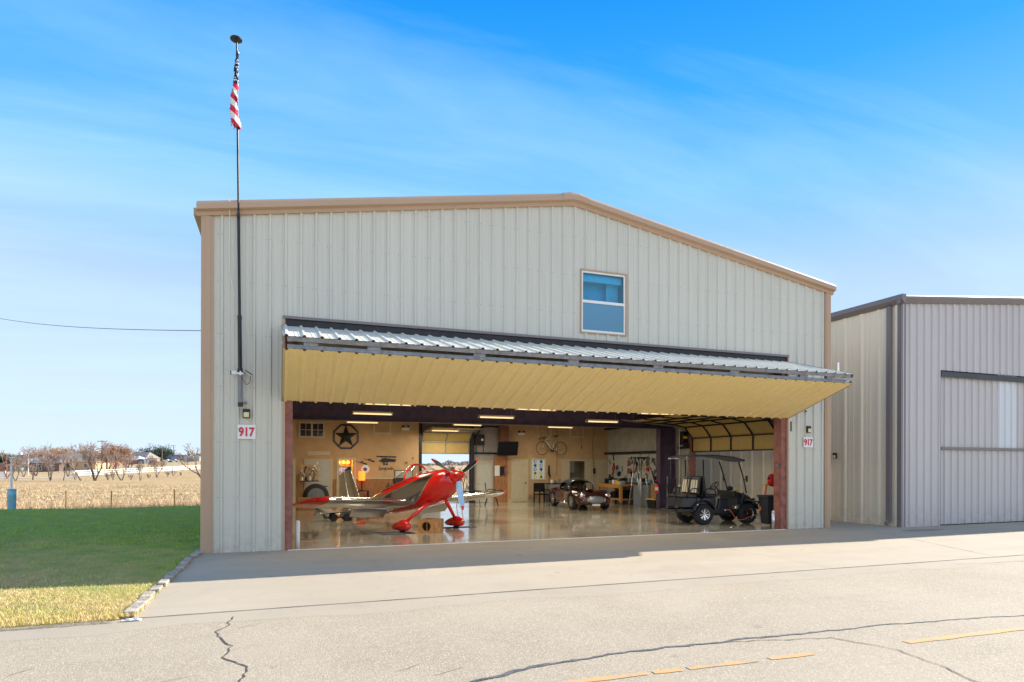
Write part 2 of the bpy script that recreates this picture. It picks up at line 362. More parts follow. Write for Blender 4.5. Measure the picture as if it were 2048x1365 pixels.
def grid(name, x0, x1, y0, y1, z, m, nx=1, ny=1, zf=None):
    mb = MB()
    for j in range(ny+1):
        for i in range(nx+1):
            x = x0+(x1-x0)*i/nx; y = y0+(y1-y0)*j/ny; mb.v.append((x, y, z if zf is None else zf(x, y)))
    for j in range(ny):
        for i in range(nx): a = j*(nx+1)+i; mb.f.append((a, a+1, a+nx+2, a+nx+1)); mb.m.append(0)
    return tag(mb.build(name, m), kind='structure')
tx = MB(); tx.box(-70, 90, -70, -6.0, -.3, -.006); tag(tx.build('taxiway', MT), kind='structure')
ap = MB(); ap.prism([(-.2, -6.0), (90, -6.0), (90, 40), (17.42, 40), (17.42, .0), (-.12, .0)], (0, 0, -.3), (1, 0, 0), (0, 1, 0), (0, 0, .3)); tag(ap.build('apron', MC), kind='structure')
# worn edge of the taxiway, smoother concrete gutter strip
gs = concrete('smooth_gutter', (.39, .33, .245), (.44, .37, .275))
st_ = MB()
for i in range(60):
    x0 = -12+i*.5; f = lambda x: -6.62+.10*math.sin(x*1.7)+.05*math.sin(x*4.1)
    st_.quad((x0, f(x0), -.0048), (x0+.5, f(x0+.5), -.0048), (x0+.5, -6.0, -.0048), (x0, -6.0, -.0048))
tag(st_.build('gutter_strip', gs), kind='structure')
# cracks, sealed cracks and joints: thin sheets
def ribbon(name, pts, w, m, z, jit=.03, seed=1, sub=10):
    rn = random.Random(seed); P = [V3((x, y, 0)) for x, y in pts]; Q = []
    for a, b in zip(P[:-1], P[1:]):
        n = max(2, int((b-a).length*sub))
        for i in range(n): Q.append(a.lerp(b, i/n))
    Q.append(P[-1]); mbx = MB(); off = 0
    prev = None
    for i, q in enumerate(Q):
        t = (Q[min(i+1, len(Q)-1)]-Q[max(i-1, 0)]).normalized(); nrm = V3((-t.y, t.x, 0)); off = off*.7+rn.uniform(-jit, jit)
        ww = w(i/len(Q)) if callable(w) else w; ww *= rn.uniform(.6, 1.35)
        a = q+nrm*(off+ww/2); b = q+nrm*(off-ww/2); a.z = b.z = z
        if prev: mbx.quad(prev[0], a, b, prev[1])
        prev = (a, b)
    return tag(mbx.build(name, m), kind='structure')
MCR = mat('crack_dark', (.07, .06, .05), .9, var=.4, scale=20); MSE = mat('crack_seal', (.10, .105, .11), .7, var=.55, scale=14)
ribbon('pavement_crack', [(-.2, -5.99), (2.5, -5.99), (6.4, -5.99), (12.8, -5.99), (20, -5.99), (40, -5.99)], .014, MCR, .004, .006, 2, 4)
ribbon('pavement_crack', [(1.01, -6.3), (.98, -6.7), (.83, -7.0), (.93, -7.45), (1.05, -7.7), (1.0, -8.1), (1.2, -8.5), (1.22, -9.3), (1.5, -10.2)], .015, MCR, .0, .03, 3, 14)
ribbon('sealed_crack', [(.5, -10.9), (1.8, -10.2), (2.6, -9.85), (3.13, -9.63), (3.8, -9.42), (4.36, -9.35), (4.97, -9.28), (6.28, -9.31), (7.43, -9.39), (8.4, -9.40), (9.45, -9.48), (10.6, -9.62), (13, -9.8), (17, -9.9)],
       lambda u: .06*(1-u)**1.5+.009, MSE, .0, .02, 4, 12)
ribbon('pavement_crack', [(6.1, -9.35), (7.37, -9.60), (7.67, -10.21), (7.45, -11.11), (7.6, -12)], .013, MCR, .001, .02, 5, 12)
ribbon('pavement_crack', [(17.9, -1.3), (15.8, -6.0)], .012, MCR, .004, .004, 6, 5)
ribbon('pavement_crack', [(14.0, -6.4), (17.5, -6.75), (22, -6.8)], .012, MCR, .001, .02, 7, 8)
for x in (11.3,): ribbon('slab_joint', [(x, -6), (x, -.02)], .008, mat('joint%d' % x, (.30, .25, .2), .9), .004, .0, 8, 2)
ribbon('slab_joint', [(21, -.8), (21.0, -6)], .010, MCR, .004, .0, 8, 2)
for k in range(5):
    rn = random.Random(50+k); x = rn.uniform(-2, 3); y = rn.uniform(-9.5, -6.6); ribbon('pavement_crack', [(x, y), (x+rn.uniform(.1, .4), y+rn.uniform(.05, .2))], .006, MCR, .001, .02, k, 20)
# worn yellow line
m, t, b, oc = mk('worn_yellow', .8, .3); w = noise_chain(t, oc, 30, 5, .7, .44, .56); w2 = noise_chain(t, oc, 5, 5, .75, .42, .60)
t.links.new(mixc(t, math_(t, 'MAXIMUM', math_(t, 'MULTIPLY', w, .75), w2), (.80, .37, .07), (.38, .31, .22)), b.inputs['Base Color']); addbump(t, b, noise_chain(t, oc, 60, 3, .6, .2, .8), .3, .01)
yl = MB()
for x0, x1 in ((1.2, 4.75), (4.82, 5.12), (5.2, 6.0), (6.15, 6.7), (8.0, 19)):
    f = lambda x: -9.93-.022*(x-4) if x < 10 else -10.06-.03*(x-10)
    n = max(2, int((x1-x0)*8)); rn = random.Random(int(x0*10))
    for i in range(n):
        a = x0+(x1-x0)*i/n; c = x0+(x1-x0)*(i+1)/n; wd = .045 if x0 < 7 else .055
        yl.quad((a, f(a)-wd*(1+.15*math.sin(a*9)), -.001), (c, f(c)-wd*(1+.15*math.sin(c*9)), -.001), (c, f(c)+wd*.9, -.001), (a, f(a)+wd*.9, -.001))
tag(yl.build('yellow_line', m), kind='structure')
# damp stain before the neighbour
ds = MB(); ds.lathe([(0, 0), (.55, 0)], (19.6, -1.55, .004), n=20); o = ds.build('ground_stain', mat('stain', (.30, .21, .17), .8, var=.2, scale=3)); o.scale = (1.6, .35, 1); o.location = (19.6-19.6*1.6, -1.55+1.55*.35, 0); tag(o, kind='structure')
# ---- lawn
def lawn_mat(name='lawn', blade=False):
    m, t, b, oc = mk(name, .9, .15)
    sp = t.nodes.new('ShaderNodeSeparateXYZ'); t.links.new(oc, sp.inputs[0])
    near = t.nodes.new('ShaderNodeMapRange'); near.inputs[1].default_value = -5.6; near.inputs[2].default_value = 6; near.inputs[3].default_value = 1.22; near.inputs[4].default_value = -.10; t.links.new(sp.outputs['Y'], near.inputs[0])  # sun and shade put into the colour by position: straw strip, green behind
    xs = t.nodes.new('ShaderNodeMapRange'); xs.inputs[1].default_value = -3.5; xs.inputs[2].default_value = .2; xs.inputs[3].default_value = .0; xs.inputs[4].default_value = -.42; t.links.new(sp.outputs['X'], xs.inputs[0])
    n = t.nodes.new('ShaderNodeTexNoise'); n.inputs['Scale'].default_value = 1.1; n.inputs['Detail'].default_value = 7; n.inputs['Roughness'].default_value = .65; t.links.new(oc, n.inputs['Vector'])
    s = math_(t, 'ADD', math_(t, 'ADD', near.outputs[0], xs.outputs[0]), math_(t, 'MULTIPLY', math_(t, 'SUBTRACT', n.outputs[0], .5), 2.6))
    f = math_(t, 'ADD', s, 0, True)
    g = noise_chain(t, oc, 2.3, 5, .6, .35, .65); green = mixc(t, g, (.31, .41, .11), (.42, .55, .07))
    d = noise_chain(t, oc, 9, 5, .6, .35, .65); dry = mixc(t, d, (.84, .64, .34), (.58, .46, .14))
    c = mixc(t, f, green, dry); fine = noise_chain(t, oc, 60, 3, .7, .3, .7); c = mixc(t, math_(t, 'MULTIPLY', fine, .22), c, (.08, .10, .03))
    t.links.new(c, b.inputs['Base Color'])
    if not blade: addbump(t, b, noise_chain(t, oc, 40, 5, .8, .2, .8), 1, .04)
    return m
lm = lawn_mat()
lx = lambda y: -.20-.1*(1 if y < 0 else 0) if y < .1 else -.03
la = MB()
NYL = 44; NXL = 30
def lawnz(x, y): return .02+.05*smooth01((y+4)/12)+.02*math.sin(x*.9+y*.6)-(.26 if y > 15.6 else 0)
for j in range(NYL+1):
    y = -5.92+(16.0+5.92)*j/NYL
    for i in range(NXL+1):
        x = -30+(30-.22)*(i/NXL) if y < .05 else -30+(30-.03)*(i/NXL)
        la.v.append((x, y-(.25*min(1, (-x)/8) if j == 0 else 0), -.02 if j == 0 else lawnz(x, y)))
for j in range(NYL):
    for i in range(NXL): a = j*(NXL+1)+i; la.f.append((a, a+1, a+NXL+2, a+NXL+1)); la.m.append(0)
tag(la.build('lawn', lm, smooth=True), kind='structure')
def blades(name, region, n, h, w, m, seed, label, dens=None, zf=lawnz):
    rn = random.Random(seed); vs = []; fs = []
    x0, x1, y0, y1 = region
    k = 0
    while k < n:
        # denser towards the camera
        u = rn.random(); y = y0+(y1-y0)*u**1.6; x = x1-(x1-x0)*rn.random()**1.0
        if x < CAM.x+(y-CAM.y)*-.46-.5: 
            k += 1; continue
        a = rn.uniform(0, math.pi); hh = h*rn.uniform(.4, 1.4); ww = w*rn.uniform(.6, 1.2); cx, sy_ = math.cos(a)*ww, math.sin(a)*ww
        lx_, ly_ = rn.uniform(-.6, .6)*hh, rn.uniform(-.6, .6)*hh; z = zf(x, y)-.004
        b = len(vs); vs += [(x-cx, y-sy_, z), (x+cx, y+sy_, z), (x+lx_, y+ly_, z+hh)]; fs.append((b, b+1, b+2)); k += 1
    me = bpy.data.meshes.new(name); me.from_pydata(vs, [], fs); me.materials.append(m)
    o = bpy.data.objects.new(name, me); COL.objects.link(o); return tag(o, label, 'grass', kind='stuff')
blades('grass', (-6.5, -.25, -5.95, 2), 64000, .032, .0045, lawn_mat('blade_grass', True), 11, 'short lawn grass left of the driveway, coloured straw where sunlit and green where shaded')
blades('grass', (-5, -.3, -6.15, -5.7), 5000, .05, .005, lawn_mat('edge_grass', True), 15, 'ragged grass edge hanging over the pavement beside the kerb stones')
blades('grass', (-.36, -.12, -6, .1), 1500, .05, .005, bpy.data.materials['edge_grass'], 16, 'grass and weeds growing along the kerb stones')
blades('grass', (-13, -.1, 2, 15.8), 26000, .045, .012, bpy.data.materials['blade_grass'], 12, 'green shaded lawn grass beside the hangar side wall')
MD = mat('dry_stalk', (.48, .33, .17), .9, var=.35, scale=3, col2=(.68, .52, .34))
blades('dry_grass', (-17, .3, 16.3, 22), 14000, .26, .012, MD, 13, 'tall pale dry grass standing along the wire fence', zf=terrain)
blades('dry_grass', (-42, 8, 22, 60), 16000, .12, .03, MD, 14, 'dry straw coloured grass over the open field', zf=terrain)
# ---- kerb stones
rn = random.Random(5); yk = -5.9; kb = None; i = 0
while yk < .15:
    Lk = rn.uniform(.42, .58) if yk < -.6 else .3
    mbk = MB(); w = rn.uniform(.13, .16)
    mbk.box(-w/2, w/2, .012, Lk-.015, -.05, rn.uniform(.04, .06))
    pos = [['nearest the taxiway', 'second from the taxiway', 'third from the taxiway', 'fourth from the taxiway', 'fifth from the taxiway', 'sixth from the taxiway', 'seventh from the taxiway', 'eighth from the taxiway', 'ninth from the taxiway', 'tenth from the taxiway', 'eleventh from the taxiway', 'right by the hangar corner', 'last by the hangar corner', 'tiny end piece'][min(13, i)] for _ in (1,)] or ['nearest the taxiway' if i == 0 else 'topmost one by the hangar corner' if yk > -.35 else ('in the sun, number %d counting from the taxiway' % (i+1)) if yk < -3.3 else ('in the shadow, number %d counting from the taxiway' % (i+1))]
    o = mbk.build('kerb_stone', M_['stone'], bevel=.018); o.location = (-.27+.028*(yk+6)+rn.uniform(-.02, .02), yk, 0.01); o.rotation_euler = (rn.uniform(-.03, .03), rn.uniform(-.05, .05), rn.uniform(-.06, .06))
    tag(o, 'rounded kerb stone along the lawn, '+pos[0]+(', in sunlight' if yk < -3.3 else ', in shadow'), 'kerb stone', 'kerb stones along the lawn edge'); yk += Lk+.015; i += 1
bl = MB(); random.seed(4)
for k in range(7):
    a = random.uniform(0, 3.1); bl.box(-.26+.03*k-.025, -.26+.03*k+.02, -6.12-.02, -6.12+.02, .0, random.uniform(.015, .035), rot=Matrix.Rotation(a, 3, 'Z') @ Matrix.Rotation(random.uniform(-.4, .4), 3, 'X'))
tag(bl.build('litter', M_['signw'], bevel=.006), 'crumpled white litter lying at the foot of the kerb stones', 'litter')
# ================================================================ hangar
HW = 17.52; HE = 7.37; HR = 8.85; HD = 18.0; YB = 13.9
def prof_pts(u0, u1, pitch=.325, h=.042, start=0):
    pr = [(0, 0), (.105, 0), (.112, .006), (.128, .006), (.135, 0), (.185, 0), (.192, .006), (.208, .006), (.215, 0), (.245, 0), (.268, h), (.306, h), (.325, 0)]
    out = []; k = math.floor((u0-start)/pitch)
    while start+k*pitch < u1+1e-6:
        for a, b in pr[:-1]: out.append((start+k*pitch+a*pitch/.325, b))
        k += 1
    def ev(u):
        w = ((u-start) % pitch)*.325/pitch
        for (a, b), (c, d) in zip(pr[:-1], pr[1:]):
            if a <= w <= c: return b+(d-b)*(w-a)/(c-a)
        return 0
    return [(u, b) for u, b in out if u0 < u < u1], ev
def ribs(mb, O, U, N, Vv, u0, u1, top, z0=0, holes=(), extra=(), h=.042, start=0, m=0, pitch=.325):
    O, U, N, Vv = V3(O), V3(U), V3(N), V3(Vv); pts, ev = prof_pts(u0, u1, pitch, h, start)
    us = {round(u, 5): hh for u, hh in pts}
    for e in [u0, u1]+[x for q in holes for x in q[:2]]+list(extra):
        if u0 <= e <= u1: us[round(e, 5)] = ev(e)
    ks = sorted(us); tf = top if callable(top) else (lambda u: top)
    for a, b in zip(ks[:-1], ks[1:]):
        segs = [(z0, None)]; cut = sorted((q[2], q[3]) for q in holes if q[0]-1e-4 <= a and b <= q[1]+1e-4)
        ivs = []; lo = z0
        for c, d in cut: 
            if c > lo: ivs.append((lo, c))
            lo = d
        ivs.append((lo, None))
        for c, d in ivs:
            P = lambda u, v: O+U*u+Vv*v+N*us[u]
            mb.quad(P(a, c), P(b, c), P(b, tf(b) if d is None else d), P(a, tf(a) if d is None else d), m)
    return mb
roofz = lambda x: HE+(HR-HE)*(1-abs(x-HW/2)/(HW/2))
DX0, DX1, DZ = 1.62, 15.90, 5.18
H = thing('hangar', 'tall beige ribbed metal hangar with its wide door folded up and interior showing', 'hangar')
fwm = MB()
ribs(fwm, (0, 0, 0), (1, 0, 0), (0, -1, 0), (0, 0, 1), .19, HW-.17, lambda x: roofz(x)-.02, holes=[(DX0-.02, DX1+.02, -1, DZ), (8.99, 10.32, 5.44, 7.06)], extra=[HW/2], start=.07)
fwm.build('front_wall', M_['wall'], H)
sc = MB(); rs_ = random.Random(1); k_ = 0
while .07+.325*k_ < HW-.2:
    x = .07+.325*k_+.287; k_ += 1
    for z in (.12, 1.2, 2.4, 3.6, 4.75, 5.9, 6.9, 7.9):
        zt_ = roofz(x)-.15
        if z > zt_ or x < .25 or x > HW-.25 or (DX0-.05 < x < DX1+.05 and z < DZ+.1) or (8.9 < x < 10.4 and 5.3 < z < 7.1): continue
        for dx in (0, -.08): sc.box(x+dx-.007, x+dx+.007, -.047 if dx == 0 else -.008, -.04 if dx == 0 else -.001, z-.007+rs_.uniform(-.006, .006), z+.007)
tag(sc.build('wall_screw', M_['galv'], H), kind='stuff')
bk = MB()     # inner face of the front wall, so nothing shows through
for a, b, c, d in ((.05, DX0, 0, 7.3), (DX1, HW-.05, 0, 7.3), (DX0, 8.98, DZ+.02, 7.3), (10.33, DX1, DZ+.02, 7.3), (8.98, 10.33, DZ+.02, 5.43), (8.98, 10.33, 7.07, 7.3)): bk.box(a, b, .04, .10, c, d)
bk.each('wall_lining', M_['cream'], H)
sw = MB(); ribs(sw, (0, 0, 0), (0, 1, 0), (-1, 0, 0), (0, 0, 1), .1, HD, HE-.05); sw.build('side_wall', M_['wall'], H)
GY0, GY1, GZ = 1.75, 6.62, 3.15
sw = MB(); ribs(sw, (HW-.02, 0, 0), (0, 1, 0), (1, 0, 0), (0, 0, 1), .1, HD, HE-.05, holes=[(GY0, GY1, -1, GZ)])
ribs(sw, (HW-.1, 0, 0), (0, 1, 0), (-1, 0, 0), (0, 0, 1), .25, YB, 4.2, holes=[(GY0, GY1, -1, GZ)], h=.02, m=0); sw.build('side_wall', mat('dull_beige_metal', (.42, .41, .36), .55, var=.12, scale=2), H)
rb = MB(); rb.box(.0, 7.6, HD-.1, HD, 0, HE); rb.box(11.93, HW, HD-.1, HD, 0, HE); rb.box(7.6, 11.93, YB+.3, YB+.36, 3.2, HE); rb.each('rear_wall', M_['cream'], H)
rf = MB()
for s in (0, 1):
    x0, x1 = (-.15, HW/2) if s == 0 else (HW/2, HW+.15); z0, z1 = (HE+.0, HR+.03) if s == 0 else (HR+.03, HE+.0)
    rf.prism([(x0, z0-.06), (x1, z1-.06), (x1, z1+.02), (x0, z0+.02)], (0, .02, 0), (1, 0, 0), (0, 0, 1), (0, HD, 0))
rf.build('roof', M_['trim'], H)
# rake trim along the gable: a bent flashing profile (out, up)
rk = MB(); tp = [(0, -.13), (-.06, -.13), (-.075, -.05), (-.17, -.02), (-.17, .10), (-.13, .16), (0, .175), (0, .08)]
for xa, xb, za, zb in ((-.13, HW/2-.22, HE-.022, HR-.037), (HW/2+.22, HW+.13, HR-.037, HE-.022)):
    rk.loft([[V3((xa, y, za+z)) for y, z in tp], [V3((xb, y, zb+z)) for y, z in tp]])
rk.each('rake_trim', M_['trim'], H)
rk = MB(); tp2 = [(.0, -.14), (-.065, -.14), (-.08, -.052), (-.18, -.022), (-.18, .11), (-.135, .175), (0, .19)]
rk.loft([[V3((x, y, z+dz)) for y, dz in tp2] for x, z in ((HW/2-.36, HR-.06), (HW/2-.12, HR-.01), (HW/2+.12, HR-.01), (HW/2+.36, HR-.06))]); rk.build('ridge_cap', M_['trim'], H)
for x0, x1, s in ((-.02, .19, -1), (HW-.17, HW+.02, 1)):
    ct = MB(); ct.box(x0, x1, -.045, 0, 0, HE-.12); 
    ct.box(*((x0-.03, x0+.0, -.045, .22) if s < 0 else (x1, x1+.03, -.045, .22)), 0, HE-.12); ct.box(x0+.05, x1-.05, -.055, -.046, 0, HE-.12)
    ct.build('corner_trim', M_['trim'], H)
gt = MB(); gt.box(-.2, -.03, -.02, HD, HE-.12, HE+.03); gt.build('gutter', M_['trim'], H)
ht = MB(); ht.box(DX0-.02, DX1+.02, -.06, .0, DZ, DZ+.06); ht.build('door_header_trim', M_['trim2'], H)
hb = MB(); hb.box(DX0, DX1, .0, .035, DZ-.2, DZ); hb.build('door_header', M_['blackm'], H)
for s, (a, b) in enumerate(((DX0, DX0+.19), (DX1-.2, DX1))):
    j = MB(); j.box(a, b, .02, .06, .0, DZ-.01); j.box(a, a+.03, .061, .30, 0, DZ-.01); j.box(b-.03, b, .061, .30, 0, DZ-.01); j.box(a, b, .301, .33, 0, DZ-.01); j.build('door_jamb', M_['red'], H)
fl = MB(); fl.box(DX0-.02, DX0+.03, -.04, .019, 0, DZ); fl.box(DX1-.012, DX1+.03, -.04, .019, 0, DZ); fl.each('jamb_flashing', M_['trim'], H)
th = MB(); th.box(DX0+.1, DX1-.1, -.10, -.02, .001, .009); th.build('threshold', M_['signw'], H)
# floor: glossy sealed concrete, falling gently to the door
m, t, b, oc = mk('sealed_floor', .18, .5)
bg_ = noise_chain(t, oc, .5, 5, .6, .35, .65, .4); c = mixc(t, bg_, (.45, .41, .32), (.51, .46, .36)); s_ = noise_chain(t, oc, 14, 4, .6, .4, .7); c = mixc(t, math_(t, 'MULTIPLY', s_, .2), c, (.30, .23, .15))
t.links.new(c, b.inputs['Base Color']); mr = t.nodes.new('ShaderNodeMapRange'); mr.inputs[3].default_value = .08; mr.inputs[4].default_value = .24; t.links.new(bg_, mr.inputs[0]); t.links.new(mr.outputs[0], b.inputs['Roughness'])
addbump(t, b, noise_chain(t, oc, 2.2, 3, .5, 0, 1), .06, .02); b.inputs['Coat Weight'].default_value = .5; b.inputs['Coat Roughness'].default_value = .08
o = grid('hangar_floor', .1, HW-.01, .0, HD-.05, 0, m, 1, 1, lambda x, y: .004+.0061*y)
fj = MB()
for y in (4.6, 9.2): fj.quad((.3, y, .008+.0061*y), (HW-.2, y, .008+.0061*y), (HW-.2, y+.012, .008+.0061*y), (.3, y+.012, .008+.0061*y))
tag(fj.build('slab_joint', MCR), kind='structure')
# folded-up bifold door
def leaf(name, pa, pb, out, m, frame_m):
    """pa: hinge line (y,z) nearer the wall, pb: outer line, out: outward normal side"""
    a = V3((0, pa[0], pa[1])); b = V3((0, pb[0], pb[1])); v = (b-a).normalized(); n = V3((0, -v.z, v.y))
    if n.dot(V3(out)) < 0: n = -n
    Lh = (b-a).length; q = MB(); ribs(q, a+n*.0, (1, 0, 0), n, v, DX0-.03, DX1+.03, Lh, start=.07, h=.036); q.build(name, m, H)
    f = MB(); ex = DX1-.05
    for d in (.06, Lh*.5, Lh-.05):
        c = a+v*d-n*.052; f.bar(c+V3((DX0+.05, 0, 0)), c+V3((ex, 0, 0)), .09, .085, upv=n)
    for i in range(9):
        x = DX0+.1+(ex-DX0-.15)*i/8; f.bar(a+v*.12-n*.075+V3((x, 0, 0)), a+v*(Lh-.11)-n*.075+V3((x, 0, 0)), .09, .10, upv=(1, 0, 0))
    f.build(name+'_frame', frame_m, H)
    e = MB()
    for x in (DX0-.04, DX1+.032): e.bar(a+V3((x, 0, 0))-n*.03, b+V3((x, 0, 0))-n*.03, .014, .11, upv=n)
    e.each(name+'_edge', M_['trim2'], H)
leaf('upper_door_leaf', (-.06, 5.01), (-2.32, 4.36), (0, 0, 1), M_['leaftop'], M_['galv'])
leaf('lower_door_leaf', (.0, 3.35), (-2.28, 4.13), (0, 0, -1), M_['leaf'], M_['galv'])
br = MB()
for x in (2.1, 3.3, 5.5, 7.7, 9.9, 12.1, 14.3, 15.2): br.box(x-.13, x+.13, -2.26, -2.18, 4.20, 4.30)
br.each('door_hinge', M_['galv'], H)
nub = MB(); nub.tube([(15.75, -2.0, 4.5), (15.75, -2.0, 4.72)], .025); nub.build('leaf_tab', M_['signw'], H)
ws = MB()
for x in (2.6, 8.8, 15.0): ws.tube([(x, -.5, 4.75), (x, .35, 5.1)], .006, 4)
ws.each('lift_cable', M_['blackm'], H)
# upper window
wn_ = MB(); X0, X1, Z0, Z1 = 8.99, 10.32, 5.44, 7.06
for q in ((X0-.025, X1+.025, Z0-.03, Z0), (X0-.025, X1+.025, Z1, Z1+.03), (X0-.025, X0, Z0, Z1), (X1, X1+.025, Z0, Z1)): wn_.box(q[0], q[1], -.05, .08, q[2], q[3])
wo_ = wn_.build('window', M_['trim'], H)
f = MB()
for q in ((X0+.003, X1-.003, Z0+.003, Z0+.06), (X0+.003, X1-.003, Z1-.05, Z1-.003), (X0+.003, X0+.05, Z0+.06, Z1-.05), (X1-.05, X1-.003, Z0+.06, Z1-.05), (X0+.05, X1-.05, 6.22, 6.29)): f.box(q[0], q[1], -.02, .04, q[2], q[3])
f.build('frame', M_['white'], wo_)
g = MB(); g.box(X0+.05, X1-.05, .01, .016, 6.29, Z1-.05); g.box(X0+.05, X1-.05, .012, .018, Z0+.06, 6.22); g.build('pane', glassmat('window_glass_sky_tint', (.42, .82, .97), .05), wo_)  # blue of the reflected sky put into the pane tint
sc_ = MB(); sc_.box(X0+.05, X1-.05, -.004, -.002, Z0+.06, 6.22)
ms_ = bpy.data.materials.new('insect_screen'); ms_.use_nodes = True; tt = ms_.node_tree; bb = tt.nodes['Principled BSDF']; bb.inputs['Base Color'].default_value = (.15, .36, .52, 1); bb.inputs['Alpha'].default_value = .62
sc_.build('insect_screen', ms_, wo_)
bl_ = MB(); bl_.box(X0-.3, X1+.3, .5, .52, Z0-.2, Z1+.2); bl_.box(X0+.05, X1-.05, .12, .15, Z1-.24, Z1-.06, 1); bl_.box(X1-.42, X1-.05, .3, .32, Z0, Z1-.1, 1); bl_.build('curtain', [mat('blue_curtain', (.06, .80, .95), .8, var=.1, scale=3), mat('pale_blind', (.45, .78, .80), .7)], wo_)  # curtain blue strengthened to carry the sky reflected in the panes
# interior shell
ce = MB(); ce.box(.15, HW-.12, .34, YB+.25, 4.22, 4.30); ce.build('ceiling', M_['ceil'], H)
hd = MB(); hd.box(DX0, DX1, .34, .40, 4.3, DZ); hd.build('header_lining', M_['cream'], H)
iw = MB(); iw.box(.12, .2, .34, HD-.2, 0, 4.2); iw.build('inner_side_wall', M_['cream'], H)
tw = MB(); tz = .0061*YB
def wallpiece(a, b, c, d, mi=0): tw.box(a, b, YB, YB+.1, c, d, mi)
wallpiece(.2, 4.02, tz, 4.22); wallpiece(4.02, 4.62, 2.12, 4.22); wallpiece(4.62, 7.58, tz, 4.22)
wallpiece(11.93, 14.93, tz, 4.22); wallpiece(14.93, 16.5, 2.12, 4.22); wallpiece(16.5, HW-.12, tz, 4.22)
tw.each('room_wall', M_['tan'], H)
wc = MB(); wc.box(3.72, 3.9, YB-.02, YB, tz+.1, 1.25); wc.box(4.75, 7.56, YB-.02, YB, tz+.1, 1.25); wc.each('wainscot', M_['wood'], H)
cr_ = MB(); cr_.box(4.75, 7.56, YB-.035, YB, 1.252, 1.30); cr_.build('chair_rail', M_['cream'], H)
bb_ = MB(); bb_.box(11.95, 12.14, YB-.02, YB, tz, tz+.12); bb_.box(13.0, 14.8, YB-.02, YB, tz, tz+.12); bb_.box(4.75, 7.56, YB-.03, YB, tz, tz+.1); bb_.each('baseboard', M_['cream'], H)
# alcove behind the left doorway and the double doorway
al = MB()
for a, b in ((3.95, 4.7), (14.9, 16.55)):
    al.box(a-.05, a, YB+.1, 15.4, tz, 2.4); al.box(b, b+.05, YB+.1, 15.4, tz, 2.4); al.box(a, b, 15.4, 15.45, tz, 2.4); al.box(a, b, YB+.1, 15.4, 2.3, 2.35)
al.each('alcove_wall', mat('alcove_paint', (.42, .36, .25), .7), H)
def dframe(x0, x1, z1, nm='door_frame', y=YB, w=.09):
    f = MB(); f.box(x0, x0+w, y-.045, y, fz(y), z1); f.box(x1-w, x1, y-.045, y, fz(y), z1); f.box(x0+w, x1-w, y-.045, y, z1-w, z1); return f.build(nm, M_['cream'], H)
def door6(x0, x1, z1, y=YB, m=None, rot=0, piv=None, knob=True):
    d = MB(); z0 = fz(y)+.02; w = x1-x0; hh = z1-z0
    d.box(x0, x1, y-.03, y-.004, z0, z1)
    for i in range(2):
        xa = x0+w*(.14+.40*i); xb = xa+w*.30
        for za, zb in ((.06, .38), (.44, .74), (.80, .93)):
            d.box(xa, xb, y-.044, y-.031, z0+hh*za, z0+hh*zb)
    o = d.build('door', m or M_['cream'], H, bevel=.008)
    if knob: k = MB(); k.ball((x1-.07, y-.09, z0+hh*.46), .032); k.box(x1-.075, x1-.065, y-.09, y-.03, z0+hh*.46-.005, z0+hh*.46+.005); k.build('door_knob', M_['blackm'], o, smooth=True)
    return o
dframe(12.12, 13.02, 2.19); door6(12.21, 12.93, 2.10)
dframe(14.82, 16.60, 2.19); dframe(16.66, 17.42, 2.19); door6(16.75, 17.33, 2.10)
for a, b in ((14.91, 15.27), (16.1, 16.5)): door6(a, b, 2.09, knob=False)
dframe(3.9, 4.74, 2.20)
dd = dframe(2.53, 3.72, 2.15); g = MB(); g.box(2.62, 3.63, YB-.03, YB-.004, tz+.02, 2.06); dg = g.build('door', M_['greydoor'], H)
g = MB(); g.box(3.2, 3.52, YB-.06, YB-.031, .93, .96); g.build('door_handle', M_['blackm'], dg)
g = MB(); g.box(3.05, 3.12, YB-.04, YB-.031, 1.82, 2.03); g.box(2.98, 3.2, YB-.04, YB-.031, 1.66, 1.70); g.each('notice', M_['signw'], dg)
# closet block at the left with its own door
g = MB(); g.box(.2, 2.08, 9.0, 9.1, .055, 4.2); g.box(2.0, 2.08, 9.1, YB, .055, 4.2); g.build('closet_wall', M_['tan'], H)
dframe(1.1, 2.07, 2.12, y=9.0); door6(1.2, 1.98, 2.03, y=9.0); 
# interior window with eight dark panes, and two blank framed openings
for x0, x1, z0, z1, pane in ((2.3, 3.41, 3.05, 3.77, 1), (5.49, 6.3, 3.28, 4.05, 0), (13.46, 14.24, 3.26, 4.05, 0), (15.26, 16.04, 3.29, 4.05, 0)):
    f = MB(); w = .085
    for q in ((x0, x1, z0, z0+w), (x0, x1, z1-w, z1), (x0, x0+w, z0+w, z1-w), (x1-w, x1, z0+w, z1-w)): f.box(q[0], q[1], YB-.04, YB, q[2], q[3])
    if pane:
        xm = (x0+x1)/2; f.box(xm-.04, xm+.04, YB-.035, YB, z0+w, z1-w); f.box(x0+w, xm-.04, YB-.03, YB, (z0+z1)/2-.012, (z0+z1)/2+.012); f.box(xm+.04, x1-w, YB-.03, YB, (z0+z1)/2-.012, (z0+z1)/2+.012)
        for xx in ((x0+w+xm-.04)/2, (x1-w+xm+.04)/2): f.box(xx-.012, xx+.012, YB-.028, YB, z0+w, z1-w)
    fo = f.build('inner_window', M_['cream'], H)
    if pane: g = MB(); g.box(x0+w, x1-w, YB-.012, YB-.006, z0+w, z1-w); g.build('pane', mat('dark_pane', (.03, .03, .05), .15), fo)
